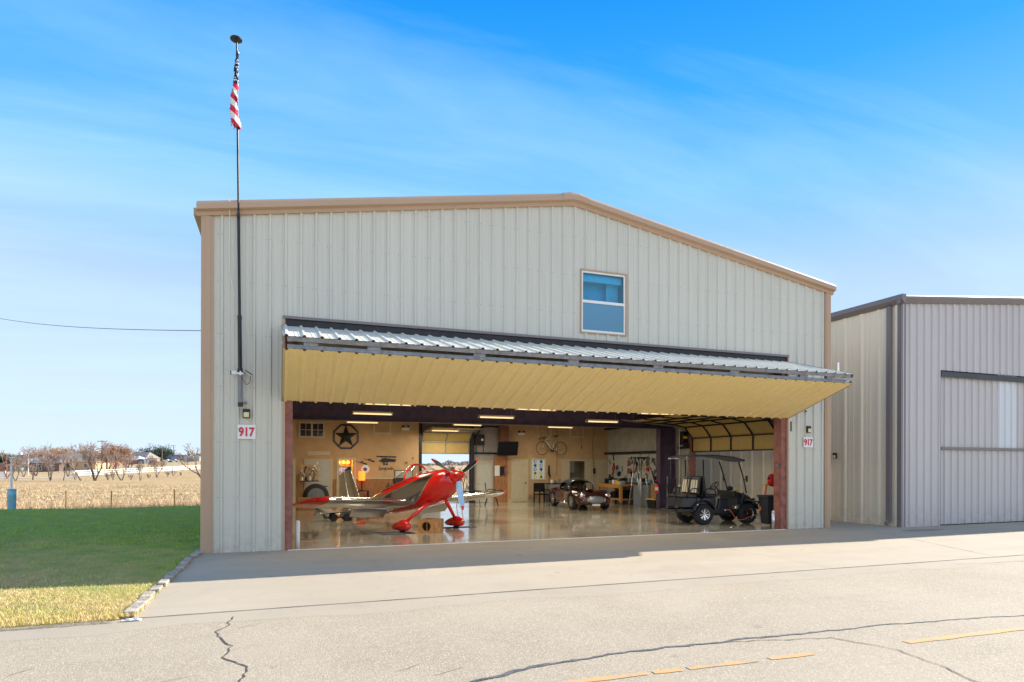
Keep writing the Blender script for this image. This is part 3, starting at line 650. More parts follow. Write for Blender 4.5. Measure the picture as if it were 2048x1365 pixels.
# steel frame
g = MB(); g.box(.3, 17.2, 7.7, 7.72, 3.47, 4.2); g.box(.3, 17.2, 7.55, 7.87, 3.44, 3.468); g.build('roof_beam', M_['purple'], H)
g = MB()
for x in (16.42, 17.16): g.box(x, x+.02, 7.56, 7.86, .045, 3.43)
g.box(16.44, 17.16, 7.7, 7.72, .045, 3.43); g.box(16.35, 17.25, 7.5, 7.9, .045, .065); g.build('column', M_['purple'], H)
g = MB(); g.box(.45, .47, 7.56, 7.86, .045, 3.43); g.build('column', M_['purple'], H)
g = MB(); g.box(11.45, 11.9, 13.6, 13.9, 2.35, 4.2); g.build('column', mat('rusty_cream', (.24, .11, .07), .7, var=.3), H)
g = MB(); rn = random.Random(3); x = 3.0
while x < 15: L_ = rn.uniform(.1, .5); g.box(x, x+L_, 7.5, 7.54, 4.10-rn.uniform(0, .03), 4.16); x += L_+rn.uniform(.0, .4)
g.each('insulation_trim', mat('rust_orange', (.45, .09, .02), .8, var=.4, scale=12), H)
for z in (2.5, 3.74):
    g = MB(); g.box(HW-.28, HW-.12, 7.9, YB, z-.03, z+.03); g.box(HW-.30, HW-.27, 7.9, YB, z-.05, z+.05); g.build('girt', M_['blackm'], H)
g = MB(); g.box(HW-.28, HW-.12, 6.75, 7.5, 2.6, 2.68); g.build('girt', M_['blackm'], H)
# side sectional door, half open, curving in under the ceiling
def sectional(name, path, u0, u1, axis, frame=M_['blackm'], nbay=4):
    """path: list of (inward, z); u along the wall"""
    root = None
    P = lambda u, p: V3((HW-.16-p[0], u, p[1])) if axis == 'x' else V3((u, YB+.22-p[0], p[1]))
    mbp = MB()
    for a, b in zip(path[:-1], path[1:]):
        mbp.quad(P(u0, a), P(u1, a), P(u1, b), P(u0, b)); 
    o = mbp.build(name, mat(name+'_panel', (.50, .36, .12), .5, var=.06), H)
    f = MB()
    for a in path[:-1]: f.bar(P(u0, (a[0]+.035, a[1]-.02)), P(u1, (a[0]+.035, a[1]-.02)), .05, .05)
    for a, b in zip(path[:-1], path[1:]):
        for i in range(nbay+1):
            u = u0+(u1-u0)*i/nbay; f.bar(P(u, (a[0]+.03, a[1]-.015)), P(u, (b[0]+.03, b[1]-.015)), .045, .04)
    f.build('door_stile', frame, o)
    return o, P
so_, P = sectional('side_sectional_door', [(0, 2.48), (0, 3.02), (.38, 3.46), (.95, 3.58), (1.6, 3.6), (2.3, 3.62), (3.0, 3.64)], GY0+.2, GY1, 'x')
g = MB(); rail = [(0, .05), (0, 3.05), (.15, 3.35), (.42, 3.52), (1, 3.62), (3.3, 3.68)]
for u in (GY0+.1, GY1+.08): g.tube([P(u, p) for p in rail], .028, 6)
g.each('door_track', M_['galv'], H)
g = MB(); g.box(HW-.24, HW-.06, GY1+.0, GY1+.14, .04, GZ); g.box(HW-.24, HW-.06, GY0-.1, GY0, .0, GZ); g.each('side_door_jamb', M_['red'], H)
g = MB(); g.box(HW-.5, HW-.25, GY1+.2, GY1+.42, 2.75, 3.3); g.box(HW-.48, HW-.3, GY1+.18, GY1+.2, 3.0, 3.1, 1); g.lathe([(0, -.05), (.12, -.05), (.12, .05), (0, .05)], (HW-.42, GY1+.1, 2.72), 'y', m=0); g.build('door_operator', [M_['blackm'], M_['yellow']], H)
g = MB(); g.tube([(14.0, 6.4, 3.66), (17.2, 7.2, 3.5)], .035); g.tube([(14.5, 6.5, 3.66), (14.5, 6.5, 4.2)], .015); g.build('track_hanger', M_['galv'], H)
# rear gap: black frame, sheet wall, sectional door, white door, planks
g = MB(); g.box(7.58, 7.72, YB-.02, YB+.3, tz, 4.2); g.box(10.1, 10.24, YB-.02, YB+.3, tz, 4.2); g.box(10.24, 11.6, YB+.15, YB+.2, 2.42, 2.50); g.box(10.0, 11.6, YB-.05, YB+.05, 3.7, 3.78); g.each('rear_door_frame', M_['blackm'], H)
g = MB(); g.box(10.24, 11.93, YB+.21, YB+.27, tz, 4.2); g.box(7.72, 10.1, YB+.23, YB+.27, 3.25, 4.2); g.build('rear_sheet_wall', mat('grey_sheet', (.40, .37, .36), .6), H)
ro, P2 = sectional('rear_sectional_door', [(0, 2.45), (0, 3.0), (.42, 3.42), (1.2, 3.5), (2.2, 3.52)], 7.75, 10.05, 'y', M_['galv'], 2)
g = MB()
for u in (7.73, 10.08): g.tube([P2(u, p) for p in [(0.03, .1), (0.03, 3.0), (.2, 3.3), (.5, 3.5), (2.6, 3.6)]], .03)
g.each('door_track', M_['blackm'], H)
g = MB(); g.box(10.3, 10.75, YB-.05, YB+.15, 2.85, 3.35); g.box(10.58, 10.68, YB-.07, YB-.05, 3.05, 3.15, 1); g.tube([(10.35, YB, 2.85), (10.33, YB, 2.45)], .02); g.tube([(10.7, YB, 2.85), (10.7, YB, 2.45)], .02); g.tube([(10.35, YB, 3.35), (10.6, YB-.3, 3.7), (11.2, YB-.3, 3.72)], .03); g.build('door_operator', [M_['blackm'], M_['signw']], H)
dframe(10.36, 11.28, 2.14, y=YB+.2, w=.05); g = MB(); g.box(10.41, 11.23, YB+.15, YB+.19, tz, 2.08); dq = g.build('door', M_['greydoor'], H); g = MB(); g.ball((10.5, YB+.12, 1.0), .03); g.build('door_knob', M_['chrome'], dq, smooth=True)
g = MB(); g.box(11.3, 11.93, YB-.02, YB+.1, tz, 2.33); g.box(11.3, 11.95, YB-.05, YB-.021, 2.33, 2.37); g.build('plank_partition', M_['plank'], H)
# apron and slab behind the rear door
grid('rear_pad', 7.2, 11, YB+.1, 17.5, .1, MC)
# ================================================================ neighbour hangar
N0 = 19.72; NY = -.70; NE = 7.12; NXR = 40.0; ND = 17.3
ntop = lambda x: NE+(x)*.085 if x < 10.1 else NE+(20.2-x)*.085
N = thing('neighbour_hangar', 'grey ribbed metal hangar with closed bifold door at the right edge', 'hangar')
g = MB(); ribs(g, (N0, NY, 0), (1, 0, 0), (0, -1, 0), (0, 0, 1), .05, NXR-N0, lambda u: ntop(u)-.02, holes=[(1.74, 13.5, -1, 5.0)], extra=[10.1], start=.1, h=.046); g.build('front_wall', M_['wall2'], N)
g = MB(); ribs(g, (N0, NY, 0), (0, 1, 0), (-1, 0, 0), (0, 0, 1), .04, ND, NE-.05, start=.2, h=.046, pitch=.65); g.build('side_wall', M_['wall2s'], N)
g = MB(); g.prism([(N0-.1, NE-.06), (N0+10.1, NE+.8), (NXR, NE-.06), (NXR, NE), (N0+10.1, NE+.86), (N0-.1, NE+.0)], (0, NY+.03, 0), (1, 0, 0), (0, 0, 1), (0, ND, 0)); g.build('roof', M_['trim2'], N)
g = MB(); g.box(NXR-.1, NXR, NY+.1, NY+ND, 0, NE-.1); g.box(N0+.1, NXR-.1, NY+ND-.1, NY+ND, 0, NE-.1); g.build('rear_wall', M_['wall2'], N)
g = MB(); g.box(N0-.03, N0+.17, NY-.045, NY-.0, 0, NE-.05); g.box(N0-.045, N0-.0, NY+.0, NY+.16, 0, NE-.05); g.build('corner_trim', M_['trim2'], N)
g = MB(); t3 = [(0, -.14), (-.06, -.14), (-.16, -.0), (-.16, .06), (-.13, .10), (0, .12)]
g.loft([[V3((x, NY+y, z+dz)) for y, dz in t3] for x, z in ((N0-.18, NE-.02), (N0+10.1, NE+.84))]); g.build('rake_trim', M_['trim2'], N)
g = MB(); t4 = [(.02, -.16), (-.05, -.16), (-.17, -.03), (-.17, .10), (-.14, .12), (.02, .12)]
g.loft([[V3((N0+x, y, NE+dz)) for x, dz in t4] for y in (NY-.17, NY+ND)]); g.build('gutter', M_['trim2'], N)
g = MB(); g.box(N0-.13, N0-.036, NY+.26, NY+.40, .18, NE-.14); g.box(N0-.13, N0-.036, NY+.26, NY+.40, NE-.16, NE-.12); g.bar((N0-.085, NY+.33, .2), (N0-.2, NY+.33, .07), .1, .09)
g.build('downspout', M_['trim2'], N)
g = MB(); ribs(g, (N0, NY+.05, 0), (1, 0, 0), (0, -1, 0), (0, 0, 1), 1.76, 13.5, 2.44, z0=.03, start=.1, h=.046); g.build('lower_door_leaf', M_['wall2'], N)
g = MB(); ribs(g, (N0, NY+.05, 0), (1, 0, 0), (0, -1, 0), (0, 0, 1), 1.76, 13.5, 4.80, z0=2.53, holes=[(4.55, 5.53, 2.0, 5.0)], start=.1, h=.046); g.build('upper_door_leaf', M_['wall2'], N)
g = MB(); ribs(g, (N0, NY+.045, 0), (1, 0, 0), (0, -1, 0), (0, 0, 1), 4.55, 5.53, 4.80, z0=2.53, start=.1, h=.046); g.build('light_panel', sheet('translucent_panel', (.66, .68, .70), streak=.05), N)
g = MB(); g.box(N0+1.78, N0+13.5, NY-.03, NY+.03, 2.445, 2.525); g.build('leaf_joint_trim', M_['trim2'], N)
g = MB(); g.loft([[V3((x, NY-.01, 4.97+.0)), V3((x, NY-.07, 4.95)), V3((x, NY-.05-.015*math.sin(x*3), 4.78)), V3((x, NY+.03, 4.8))] for x in [N0+1.72+i*.2 for i in range(60)]]); g.build('weather_flap', mat('flap_navy', (.05, .06, .075), .6), N)
g = MB(); g.box(N0+1.71, N0+1.76, NY-.02, NY+.03, .0, 4.96); g.box(N0+1.76, N0+13.5, NY-.0, NY+.04, .0, .028); g.build('door_edge_seal', M_['black'], N)
g = MB(); g.box(N0+.2, NXR-.2, NY+.12, NY+.2, .0, NE-.3); g.build('wall_lining', M_['black'], N)
# ================================================================ things on the walls
def wall_light(x, y, z, s, label, axis='y'):
    r = thing('wall_light', label, 'wall light', (x, y, z), 0 if axis == 'y' else -math.pi/2, 'square wall lights')
    g = MB(); g.box(-.075*s, .075*s, -.06, 0, -.10*s, .10*s); g.build('housing', M_['blackm'], r, bevel=.015)
    g = MB(); g.box(-.055*s, .055*s, -.085, -.061, -.085*s, .025*s); g.build('lens', M_['lens'], r, bevel=.01); return r
wall_light(.855, -.036, 3.03, 1, 'black square wall light above the larger looking number sign left of the big door')
wall_light(16.67, -.036, 3.02, 1.05, 'black wall light above the number sign right of the big door')
r = wall_light(N0-.036, 1.72, 2.26, 1, 'small black wall light on the side wall of the grey neighbouring hangar', 'x')
def sign(x, z, label):
    r = thing('number_sign', label, 'sign', (x, -.036, z), 0, 'house number signs')
    g = MB(); g.box(-.18, .18, -.012, 0, -.155, .155); g.build('plate', M_['signw'], r)
    cu = bpy.data.curves.new('digits', 'FONT'); cu.body = '917'; cu.size = .30; cu.offset = 0; cu.extrude = .003; cu.bevel_depth = .010; cu.bevel_resolution = 0
    to = bpy.data.objects.new('digits_src', cu); COL.objects.link(to); dg = bpy.context.evaluated_depsgraph_get(); me = bpy.data.meshes.new_from_object(to.evaluated_get(dg)); bpy.data.objects.remove(to)
    me.materials.clear(); xs_ = [v.co.x for v in me.vertices]; ys_ = [v.co.y for v in me.vertices]; cxy = V3(((min(xs_)+max(xs_))/2, (min(ys_)+max(ys_))/2, 0)); k_ = .325/(max(xs_)-min(xs_)); me.transform(Matrix.Diagonal((k_, .205/(max(ys_)-min(ys_)), 1, 1)) @ Matrix.Translation(-cxy)); me.materials.append(M_['digit']); o = bpy.data.objects.new('digits', me); COL.objects.link(o); o.parent = r; o.location = (0, -.016, 0); o.rotation_euler = (rad(90), 0, 0); return r
sign(.86, 2.63, 'white sign with red 917 on the wall left of the big door'); sign(16.68, 2.63, 'white sign with red 917 on the narrow wall right of the big door')
# flagpole
r = thing('flagpole', 'black telescoping flagpole fixed to the front wall of the hangar', 'flagpole', (.74, -.16, 3.2))
pp = lambda z: (-.012*(z-3.2)*1.0-.14*((z-3.2)/8)**2*0, 0, z-3.2)
for nm, z0, z1, rr, m in (('pole', 3.2, 3.95, .046, 'grey'), ('pole', 3.95, 5.1, .040, 'blackm'), ('pole', 5.1, 7.3, .030, 'blackm'), ('pole', 7.3, 9.3, .022, 'blackm'), ('pole', 9.3, 11.05, .017, 'blackm')):
    g = MB(); g.tube([pp(z0), pp(z1)], rr, 10); g.build(nm, M_[m], r, smooth=True, auto=40)
g = MB()
for z, rr in ((3.22, .054), (3.95, .055), (5.1, .046), (7.3, .036), (9.3, .026)): g.tube([pp(z-.05), pp(z+.04)], rr, 10)
g.build('collar', M_['black'], r)
g = MB(); g.box(-.03, .13, .0, .135, .05, .09); g.box(-.03, .04, .03, .135, .68, .74); g.build('bracket', M_['galv'], r)
g = MB(); q = pp(11.1); g.lathe([(0, 0.02), (.11, .02), (.125, .0), (.12, -.02), (0, -.03)], (q[0]-.01, q[1], q[2]), n=22); o = g.build('pole_top_disc', M_['blackm'], r, smooth=True, auto=40)
# flag wrapped round the pole
fr = thing('flag', 'tattered red and white striped flag with starry blue part, twisted round the flagpole top', 'flag', (.74, -.16, 3.2))
def flagband(z0, z1, rr0, rr1, turns, off, ph, wid, nm, m, n=46):
    g = MB(); rn = random.Random(int(z0*10)); prev = None
    for i in range(n+1):
        u = i/n; z = z1+(z0-z1)*u; a = ph+turns*2*math.pi*u; R_ = rr0+(rr1-rr0)*u+.008*math.sin(u*23); ox = off(u); P0 = pp(z)
        row = []
        for k in range(9):
            b = a+k/8*wid; w_ = R_*(1+.18*math.sin(3*b+u*9)); row.append(V3((P0[0]+ox+w_*math.cos(b), P0[1]+w_*math.sin(b)*.7, P0[2]-.11*math.sin(k/8*math.pi))))
        if prev:
            for k in range(8): g.quad(prev[k], prev[k+1], row[k+1], row[k])
        prev = row
    return g.build(nm, m, fr, smooth=True)
m, t, b, oc = mk('flag_stripes', .8, .2); sp = t.nodes.new('ShaderNodeSeparateXYZ'); t.links.new(oc, sp.inputs[0])
ss = math_(t, 'ADD', math_(t, 'MULTIPLY', sp.outputs['Z'], 3.5), math_(t, 'MULTIPLY', sp.outputs['X'], 3.2)); fr_ = math_(t, 'FRACT', ss); gt_ = math_(t, 'GREATER_THAN', fr_, .5)
t.links.new(mixc(t, gt_, (.75, .72, .70), (.62, .03, .07)), b.inputs['Base Color'])
flagband(9.28, 10.22, .045, .095, 1.2, lambda u: -.02-.05*math.sin(u*3), 2.4, 5.6, 'striped_part', m)
m2, t, b, oc = mk('flag_union', .8, .2); v = t.nodes.new('ShaderNodeTexVoronoi'); v.inputs['Scale'].default_value = 24; t.links.new(oc, v.inputs['Vector']); lt = math_(t, 'LESS_THAN', v.outputs['Distance'], .36)
t.links.new(mixc(t, lt, (.02, .03, .10), (.7, .7, .72)), b.inputs['Base Color'])
flagband(10.2, 10.9, .026, .048, .8, lambda u: .015-.05*u, 1.0, 5.8, 'starred_part', m2)
g = MB(); rn = random.Random(8)
for k in range(9):
    P0 = pp(9.3+rn.uniform(-.02, .1)); a = rn.uniform(0, 6.28); d = V3((-.05+.07*math.cos(a), .05*math.sin(a), 0)); q0 = V3(P0)+d; g.add([q0, q0+V3((.05, .02, .03)), q0+V3((.03*rn.uniform(-1, 1)-.03, 0, -rn.uniform(.06, .16)))], [(0, 1, 2)], k % 2)
g.build('torn_edge', [mat('flag_red', (.62, .03, .07), .8), mat('flag_white', (.75, .72, .7), .8)], fr)
# camera and its solar panel on the pole
r = thing('security_camera', 'small white security camera clamped to the flagpole foot', 'camera', (.74, -.16, 3.88))
g = MB(); g.box(-.18, -.07, -.09, .02, -.03, .05); g.build('camera_body', M_['white'], r, bevel=.015)
g = MB(); g.box(-.20, -.181, -.085, .015, -.025, .045); g.build('lens', M_['black'], r)
g = MB(); g.box(-.07, .06, -.07, -.045, -.02, .02); g.tube([(0, -.055, -.04), (0, -.055, .05)], .02); g.build('clamp', M_['white'], r)
r = thing('solar_panel', 'tiny tilted solar panel on a white arm beside the flagpole', 'solar panel', (.74, -.16, 3.9))
R3 = Matrix.Rotation(rad(32), 3, 'Y') @ Matrix.Rotation(rad(16), 3, 'X')
g = MB(); g.box(.06, .26, -.13, .03, -.01, .004, rot=R3); g.build('frame', M_['white'], r)
g = MB(); g.box(.07, .25, -.12, .02, .0045, .008, rot=R3, piv=(.16, -.05, -.003)); g.build('cell_face', M_['navy'], r)
g = MB(); g.bar((0, -.05, .03), (.15, -.05, -.01), .02); g.tube(catmull([(.2, -.05, -.06), (.19, -.05, -.2), (.12, -.04, -.25), (.08, -.03, -.2), (.03, -.05, -.1)]), .006, 5); g.build('arm', M_['blackm'], r)
g = MB(); g.tube(catmull([(.50, -.2, 7.75), (.51, -.07, 7.2), (.50, -.05, 6.6), (.52, -.05, 6.1), (.57, -.05, 5.72)]), .006, 5); tag(g.build('cord', M_['white']), 'thin white cord hanging from the roof edge left of the flagpole', 'cord')
g = MB(); g.box(15.99, 16.03, -.05, -.036, 2.95, 3.25); tag(g.build('door_switch_strip', M_['blackm']), 'thin dark vertical strip on the wall beside the right door jamb', 'strip')
g = MB(); g.box(16.55, 16.62, -.05, -.036, 3.55, 3.59); tag(g.build('wall_hook', M_['blackm']), 'tiny dark hook high on the wall above the right number sign', 'hook')
# posts at the jambs
g = MB(); g.tube([(1.93, .30, .0), (1.93, .30, .58)], .055, 12); g.ball((1.93, .30, .58), .055); tag(g.build('bollard', M_['white'], smooth=True), 'short white post standing just inside the left door jamb', 'bollard')
g = MB(); g.tube([(15.55, .18, .0), (15.55, .18, .52)], .05, 12); g.ball((15.55, .18, .52), .05); tag(g.build('bollard', M_['alu'], smooth=True), 'short shiny steel post standing inside the right door jamb', 'bollard')
g = MB(); g.bar((15.82, .2, 1.94), (15.62, .1, 1.95), .03); g.bar((15.62, .1, 1.95), (15.54, .05, 1.92), .05); tag(g.build('jamb_latch', M_['galv']), 'grey latch arm sticking out of the right red door jamb', 'latch')
# ================================================================ far landscape
def house(px, Z, w, d, hw, hr, rz, wall, roof, label, hip=.5, wins=(), chim=None, garage=None, dz=0):
    p = at(px, Z, dz); r = thing('house', label, 'house', p, -YAW+rz)
    g = MB(); g.box(-w/2, w/2, -d/2, d/2, -1, hw); g.build('wall', wall, r)
    e = .5; g = MB(); a, b = w/2+e, d/2+e; rl = max(.1, (w/2)-(d/2)*hip*1.0) if w > d else .3
    vs = [(-a, -b, hw), (a, -b, hw), (a, b, hw), (-a, b, hw), (-rl, 0, hw+hr), (rl, 0, hw+hr)]
    g.add(vs, [(0, 1, 5, 4), (2, 3, 4, 5), (1, 2, 5), (3, 0, 4), (3, 2, 1, 0)]); ro_ = g.build('roof', roof, r)
    if chim is not None: g = MB(); g.box(chim-.6, chim+.6, -.5, .5, hw, hw+hr+1.0); g.build('chimney', M_['white'], ro_)
    for (x, z, ww, hh) in wins:
        f = MB(); f.box(x-ww/2-.08, x+ww/2+.08, -d/2-.06, -d/2+.0, z-.08, z+hh+.08); fo = f.build('window', M_['white'], r); f = MB(); f.box(x-ww/2, x+ww/2, -d/2-.08, -d/2-.061, z, z+hh); f.build('pane', FP, fo)
    if garage: f = MB(); f.box(garage[0]-garage[1]/2, garage[0]+garage[1]/2, -d/2-.07, -d/2, 0, 2.4); f.build('garage_door', garage[2], r)
    return r
FP = mat('far_pane', (.05, .06, .08), .1)
br1 = mat('dark_brick', (.16, .11, .10), .9, var=.25, scale=2); br2 = mat('tan_brick', (.55, .38, .22), .9, var=.15, scale=2); br3 = mat('red_brick', (.36, .17, .11), .9, var=.2, scale=2)
r1 = mat('grey_shingle', (.26, .235, .21), .9, var=.12, scale=3); r2 = mat('brown_shingle', (.28, .19, .15), .9, var=.12, scale=3); r3 = mat('dark_shingle', (.16, .15, .155), .9, var=.12, scale=3); r4 = mat('pale_roof', (.42, .40, .38), .8)
house(8, 278, 13, 9, 2.6, 2.6, .2, br3, r2, 'pinkish brown roofed house at the far left edge of the view', wins=[(-2, .8, 1.4, 1.3), (3, .8, 1.4, 1.3)])
house(50, 305, 11, 10, 2.8, 3.4, 0, br3, r3, 'grey roofed house with a white chimney behind the street lamp', chim=-2.2, wins=[(-2, .9, 1.3, 1.3)], dz=1.5)
house(78, 250, 12, 9, 2.7, 2.4, -.2, br2, r4, 'pale roofed house just right of the street lamp', wins=[(1, .8, 1.5, 1.3)])
house(104, 205, 9, 8, 2.7, 2.3, .1, br1, r3, 'dark brick house with a low porch behind the bare trees', wins=[(-2.8, .5, .9, 1.7), (-1.2, .5, .9, 1.7), (2.2, .7, 1.5, 1.2)])
house(172, 211, 10.5, 10, 2.6, 3.6, .15, br2, r1, 'tan walled house with large grey brown hip roof right of the dark brick one', wins=[(-2.5, .8, 1.3, 1.2), (2.5, .8, 1.3, 1.2)], hip=.3)
house(120, 296, 13, 9, 2.8, 3.6, 0, br3, r2, 'reddish roofed house on the rise behind the dark brick one', dz=.6)
house(206, 278, 12, 10, 2.7, 3.6, 0, br3, r3, 'dark roofed house with a white chimney behind the wooden power pole', chim=-3.5)
house(262, 318, 13, 9, 2.3, 2.0, 0, br3, r4, 'low house with a long pale roof edge left of the arched carport', wins=[(-3, .8, 1.3, 1.2)])
house(284, 344, 14, 10, 2.6, 3.5, -.25, br2, r1, 'broad grey hip roofed house with a pale garage door on the hill', garage=(4.6, 3.4, M_['white']), hip=.35)
house(330, 398, 12, 9, 2.4, 1.8, 0, br2, r4, 'small tan house behind the two parked cars', wins=[(0, .8, 1.3, 1.2)])
def shed(px, Z, w, d, h, arch, m, label, rz=0, dz=0):
    p = at(px, Z, dz); r = thing('shed', label, 'shed', p, -YAW+rz); g = MB(); n = 12
    poly = [(-w/2, -1), (w/2, -1)]+[(w/2*math.cos(math.pi*i/n), h+arch*math.sin(math.pi*i/n)) for i in range(n+1)]
    g.prism(poly, (0, -d/2, 0), (1, 0, 0), (0, 0, 1), (0, d, 0)); g.build('shell', m, r); g = MB(); g.box(-w*.28, w*.28, -d/2-.05, -d/2, 0, h*.85); g.build('shed_door', M_['grey'], r); return r
shed(287, 311, 3.4, 5, 1.4, 1.0, mat('blue_grey_arch', (.10, .11, .16), .5), 'dark arched carport shelter in front of the broad hip roofed house')
shed(360, 361, 10, 8, 2.6, .7, mat('slate_blue', (.10, .12, .16), .5), 'low slate blue shed to the right of the parked cars')
shed(390, 278, 7, 6, 2.0, .4, mat('pale_green_shed', (.40, .44, .42), .6), 'pale grey green metal shed next to the hangar corner')
def far_car(px, Z, col, label, rz=0):
    r = thing('parked_car', label, 'car', at(px, Z), -YAW+rz, 'cars parked on the far hill')
    g = MB(); prof = [(-2.2, .35), (2.2, .35), (2.25, .8), (1.2, .95), (.6, 1.42), (-1.1, 1.45), (-1.8, 1.0), (-2.25, .9)]
    g.prism(prof, (0, -.85, 0), (1, 0, 0), (0, 0, 1), (0, 1.7, 0)); g.build('body', col, r, bevel=.08)
    g = MB(); g.prism([(.95, 1.0), (.5, 1.36), (-1.0, 1.38), (-1.5, 1.02)], (0, -.87, 0), (1, 0, 0), (0, 0, 1), (0, 1.74, 0)); g.build('window', FP, r)
    for x in (-1.35, 1.4):
        for y in (-.88, .70): g = MB(); g.lathe([(0, 0), (.33, 0), (.33, .18), (0, .18)], (x, y, .33), 'y', 14); g.build('wheel', M_['rubber'], r)
far_car(334, 311, M_['white'], 'left white car parked by the carport on the hill'); far_car(348, 305, mat('pale_blue_paint', (.45, .52, .60), .3), 'pale blue car parked right beside the white one on the hill', .1); far_car(307, 318, M_['grey'], 'dark grey car parked before the pale garage door', .2)
# utility poles, lamp, signs
def upole(px, Z, h, label, arms=2, w=.13, m='bark'):
    r = thing('utility_pole', label, 'utility pole', at(px, Z), -YAW); g = MB(); g.tube([(0, 0, -1), (0, 0, h)], [w*1.2, w*.8], 8); g.build('pole', M_[m], r)
    for i in range(arms): g = MB(); z = h-.5-i*2.3; g.box(-1.5+.2*i, 1.5-.2*i, -.08, .08, z, z+.14); [g.tube([(x, 0, z+.14), (x, 0, z+.34)], .06, 6) for x in (-1.3, -.6, .6, 1.3)]; g.build('crossarm', M_[m], r)
upole(204, 200, 9.2, 'tall wooden power pole with two crossarms in the middle of the houses', w=.13)
upole(347, 380, 9.5, 'distant power pole above the slate blue shed', 1); upole(376, 360, 9.5, 'distant thin power pole just left of the pale shed', 1, .09); upole(300, 400, 12, 'distant thin pole poking above the dark evergreen', 1, .07)
upole(324, 135, 5.2, 'short dark pole without crossarm behind the white rail fence', 0, .12); upole(13, 90, 3.1, 'short reddish brown pole near the left edge of the view', 0, .06, 'red')
r = thing('street_lamp', 'pale curved street lamp in front of the dark brick house', 'street lamp', at(57, 125), -YAW); g = MB(); g.tube(catmull([(0, 0, -.5), (0, 0, 3.6), (.06, 0, 4.3), (.4, 0, 4.8), (.9, 0, 5.0)]), .07, 8); g.build('pole', M_['white'], r); g = MB(); g.box(.75, 1.3, -.12, .12, 4.92, 5.05); g.build('lamp_head', M_['galv'], r, bevel=.03)
r = thing('street_sign', 'green street name sign above a white shield sign', 'sign', at(45, 110), -YAW); g = MB(); g.tube([(0, 0, -.5), (0, 0, 2.0)], .03, 6); g.build('pole', M_['galv'], r); g = MB(); g.box(-.35, .35, -.05, -.03, 1.75, 2.0); g.build('name_blade', mat('sign_green', (.02, .30, .22), .5), r); g = MB(); g.prism([(-.2, 1.6), (.2, 1.6), (.2, 1.35), (0, 1.05), (-.2, 1.35)], (0, -.06, 0), (1, 0, 0), (0, 0, 1), (0, .03, 0)); g.build('shield_sign', M_['signw'], r)
# road behind the field
g = MB(); pr = None
for px in range(-120, 170, 10):
    a = at(px, 98, .03); b = at(px, 106, .03)
    if pr: g.quad(pr[0], a, b, pr[1])
    pr = (a, b)
tag(g.build('road', mat('far_road', (.42, .41, .40), .9)), kind='structure')
# white rail fences
def railfence(pts, label, h=1.1, n=30):
    r = thing('rail_fence', label, 'fence', (0, 0, 0)); P = [at(px, Z) for px, Z in pts]; rails = MB(); seg = []
    for a, b in zip(P[:-1], P[1:]):
        k = max(1, int((b-a).length/2.6)); seg += [a.lerp(b, i/k) for i in range(k)]
    seg.append(P[-1])
    for s in seg: s.z = terrain(s.x, s.y)
    for s in seg: g = MB(); g.box(s.x-.09, s.x+.09, s.y-.09, s.y+.09, s.z-.3, s.z+h+.08); g.build('fence_post', M_['white'], r)
    for a, b in zip(seg[:-1], seg[1:]):
        for q in (.3, .62, .95): rails.bar(a+V3((0, 0, q)), b+V3((0, 0, q)), .04, .13)
    rails.build('fence_rail', M_['white'], r)
railfence([(147, 102), (210, 108), (280, 115), (345, 122), (420, 132)], 'long white three rail fence running up the hill behind the field'); railfence([(-60, 98), (10, 100)], 'short piece of white rail fence at the far left edge')
# wire fence along the field
def wpost(px, y, label, h, m='post'):
    # intersect bearing with plane y
    d = fw+rt0*((px-1024)/FPX); t = (y-CAM.y)/d.y; return CAM.x+d.x*t
wf = thing('wire_fence', 'thin wire field fence with rusty metal posts behind the lawn', 'fence', (0, 0, 0)); wires = MB(); prevp = None
for px, h in ((-70, 1.05), (16, 1.0), (132, 1.05), (222, 1.0), (350, 1.08), (402, 1.0), (450, 1.05), (520, 1.0)):
    x = wpost(px, 16.9, '', h); g = MB(); lean = .03*math.sin(px); g.tube([(x, 16.9, -.3), (x+lean, 16.9, h*.72)], .024, 6); g.build('fence_post', M_['post'], wf)
    if prevp: [wires.tube([(prevp, 16.9, z), ((prevp+x)/2, 16.9, z-.02), (x, 16.9, z)], .0035, 4) for z in (.18, .36, .52, .68)]
    prevp = x
wires.build('fence_wire', M_['galv'], wf)
# blue drum with white post
d = fw+rt0*((24-1024)/FPX); t_ = (15.5-CAM.y)/d.y; dxx = CAM.x+d.x*t_
r = thing('drum', 'light blue plastic drum standing at the far edge of the lawn', 'drum', (dxx, 15.5, -.02)); g = MB(); g.lathe([(0, 0), (.13, 0), (.135, .03), (.14, .62), (.15, .64), (.15, .70), (.14, .72), (.14, .86), (.155, .87), (.155, .91), (.12, .92), (0, .92)], (0, 0, 0), n=22); g.build('drum_body', M_['blue'], r, smooth=True, auto=35)
r = thing('white_post', 'white pipe post with a small lamp head rising out of the blue drum', 'post', (dxx-.02, 15.5, .84)); g = MB(); g.tube([(0, 0, 0), (.0, 0, 1.0)], .04, 10); g.tube([(0, 0, 1.0), (-.01, 0, 1.26)], .022, 8); g.build('pole', M_['white'], r, smooth=True, auto=40); g = MB(); g.bar((0, 0, 1.26), (.10, 0, 1.29), .035); g.box(-.06, .10, -.04, .04, 1.28, 1.32); g.build('pole_head', M_['white'], r)
# overhead wire
A_ = V3((-.05, 8, 6.35)); B_ = V3((-19.7, 38, 12.4))
g = MB(); g.tube([B_.lerp(A_, i/20)-V3((0, 0, .45*math.sin(math.pi*i/20))) for i in range(21)], .013, 5)
tag(g.build('overhead_wire', M_['black']), 'single thin dark overhead wire running from the left to the hangar side', 'wire')

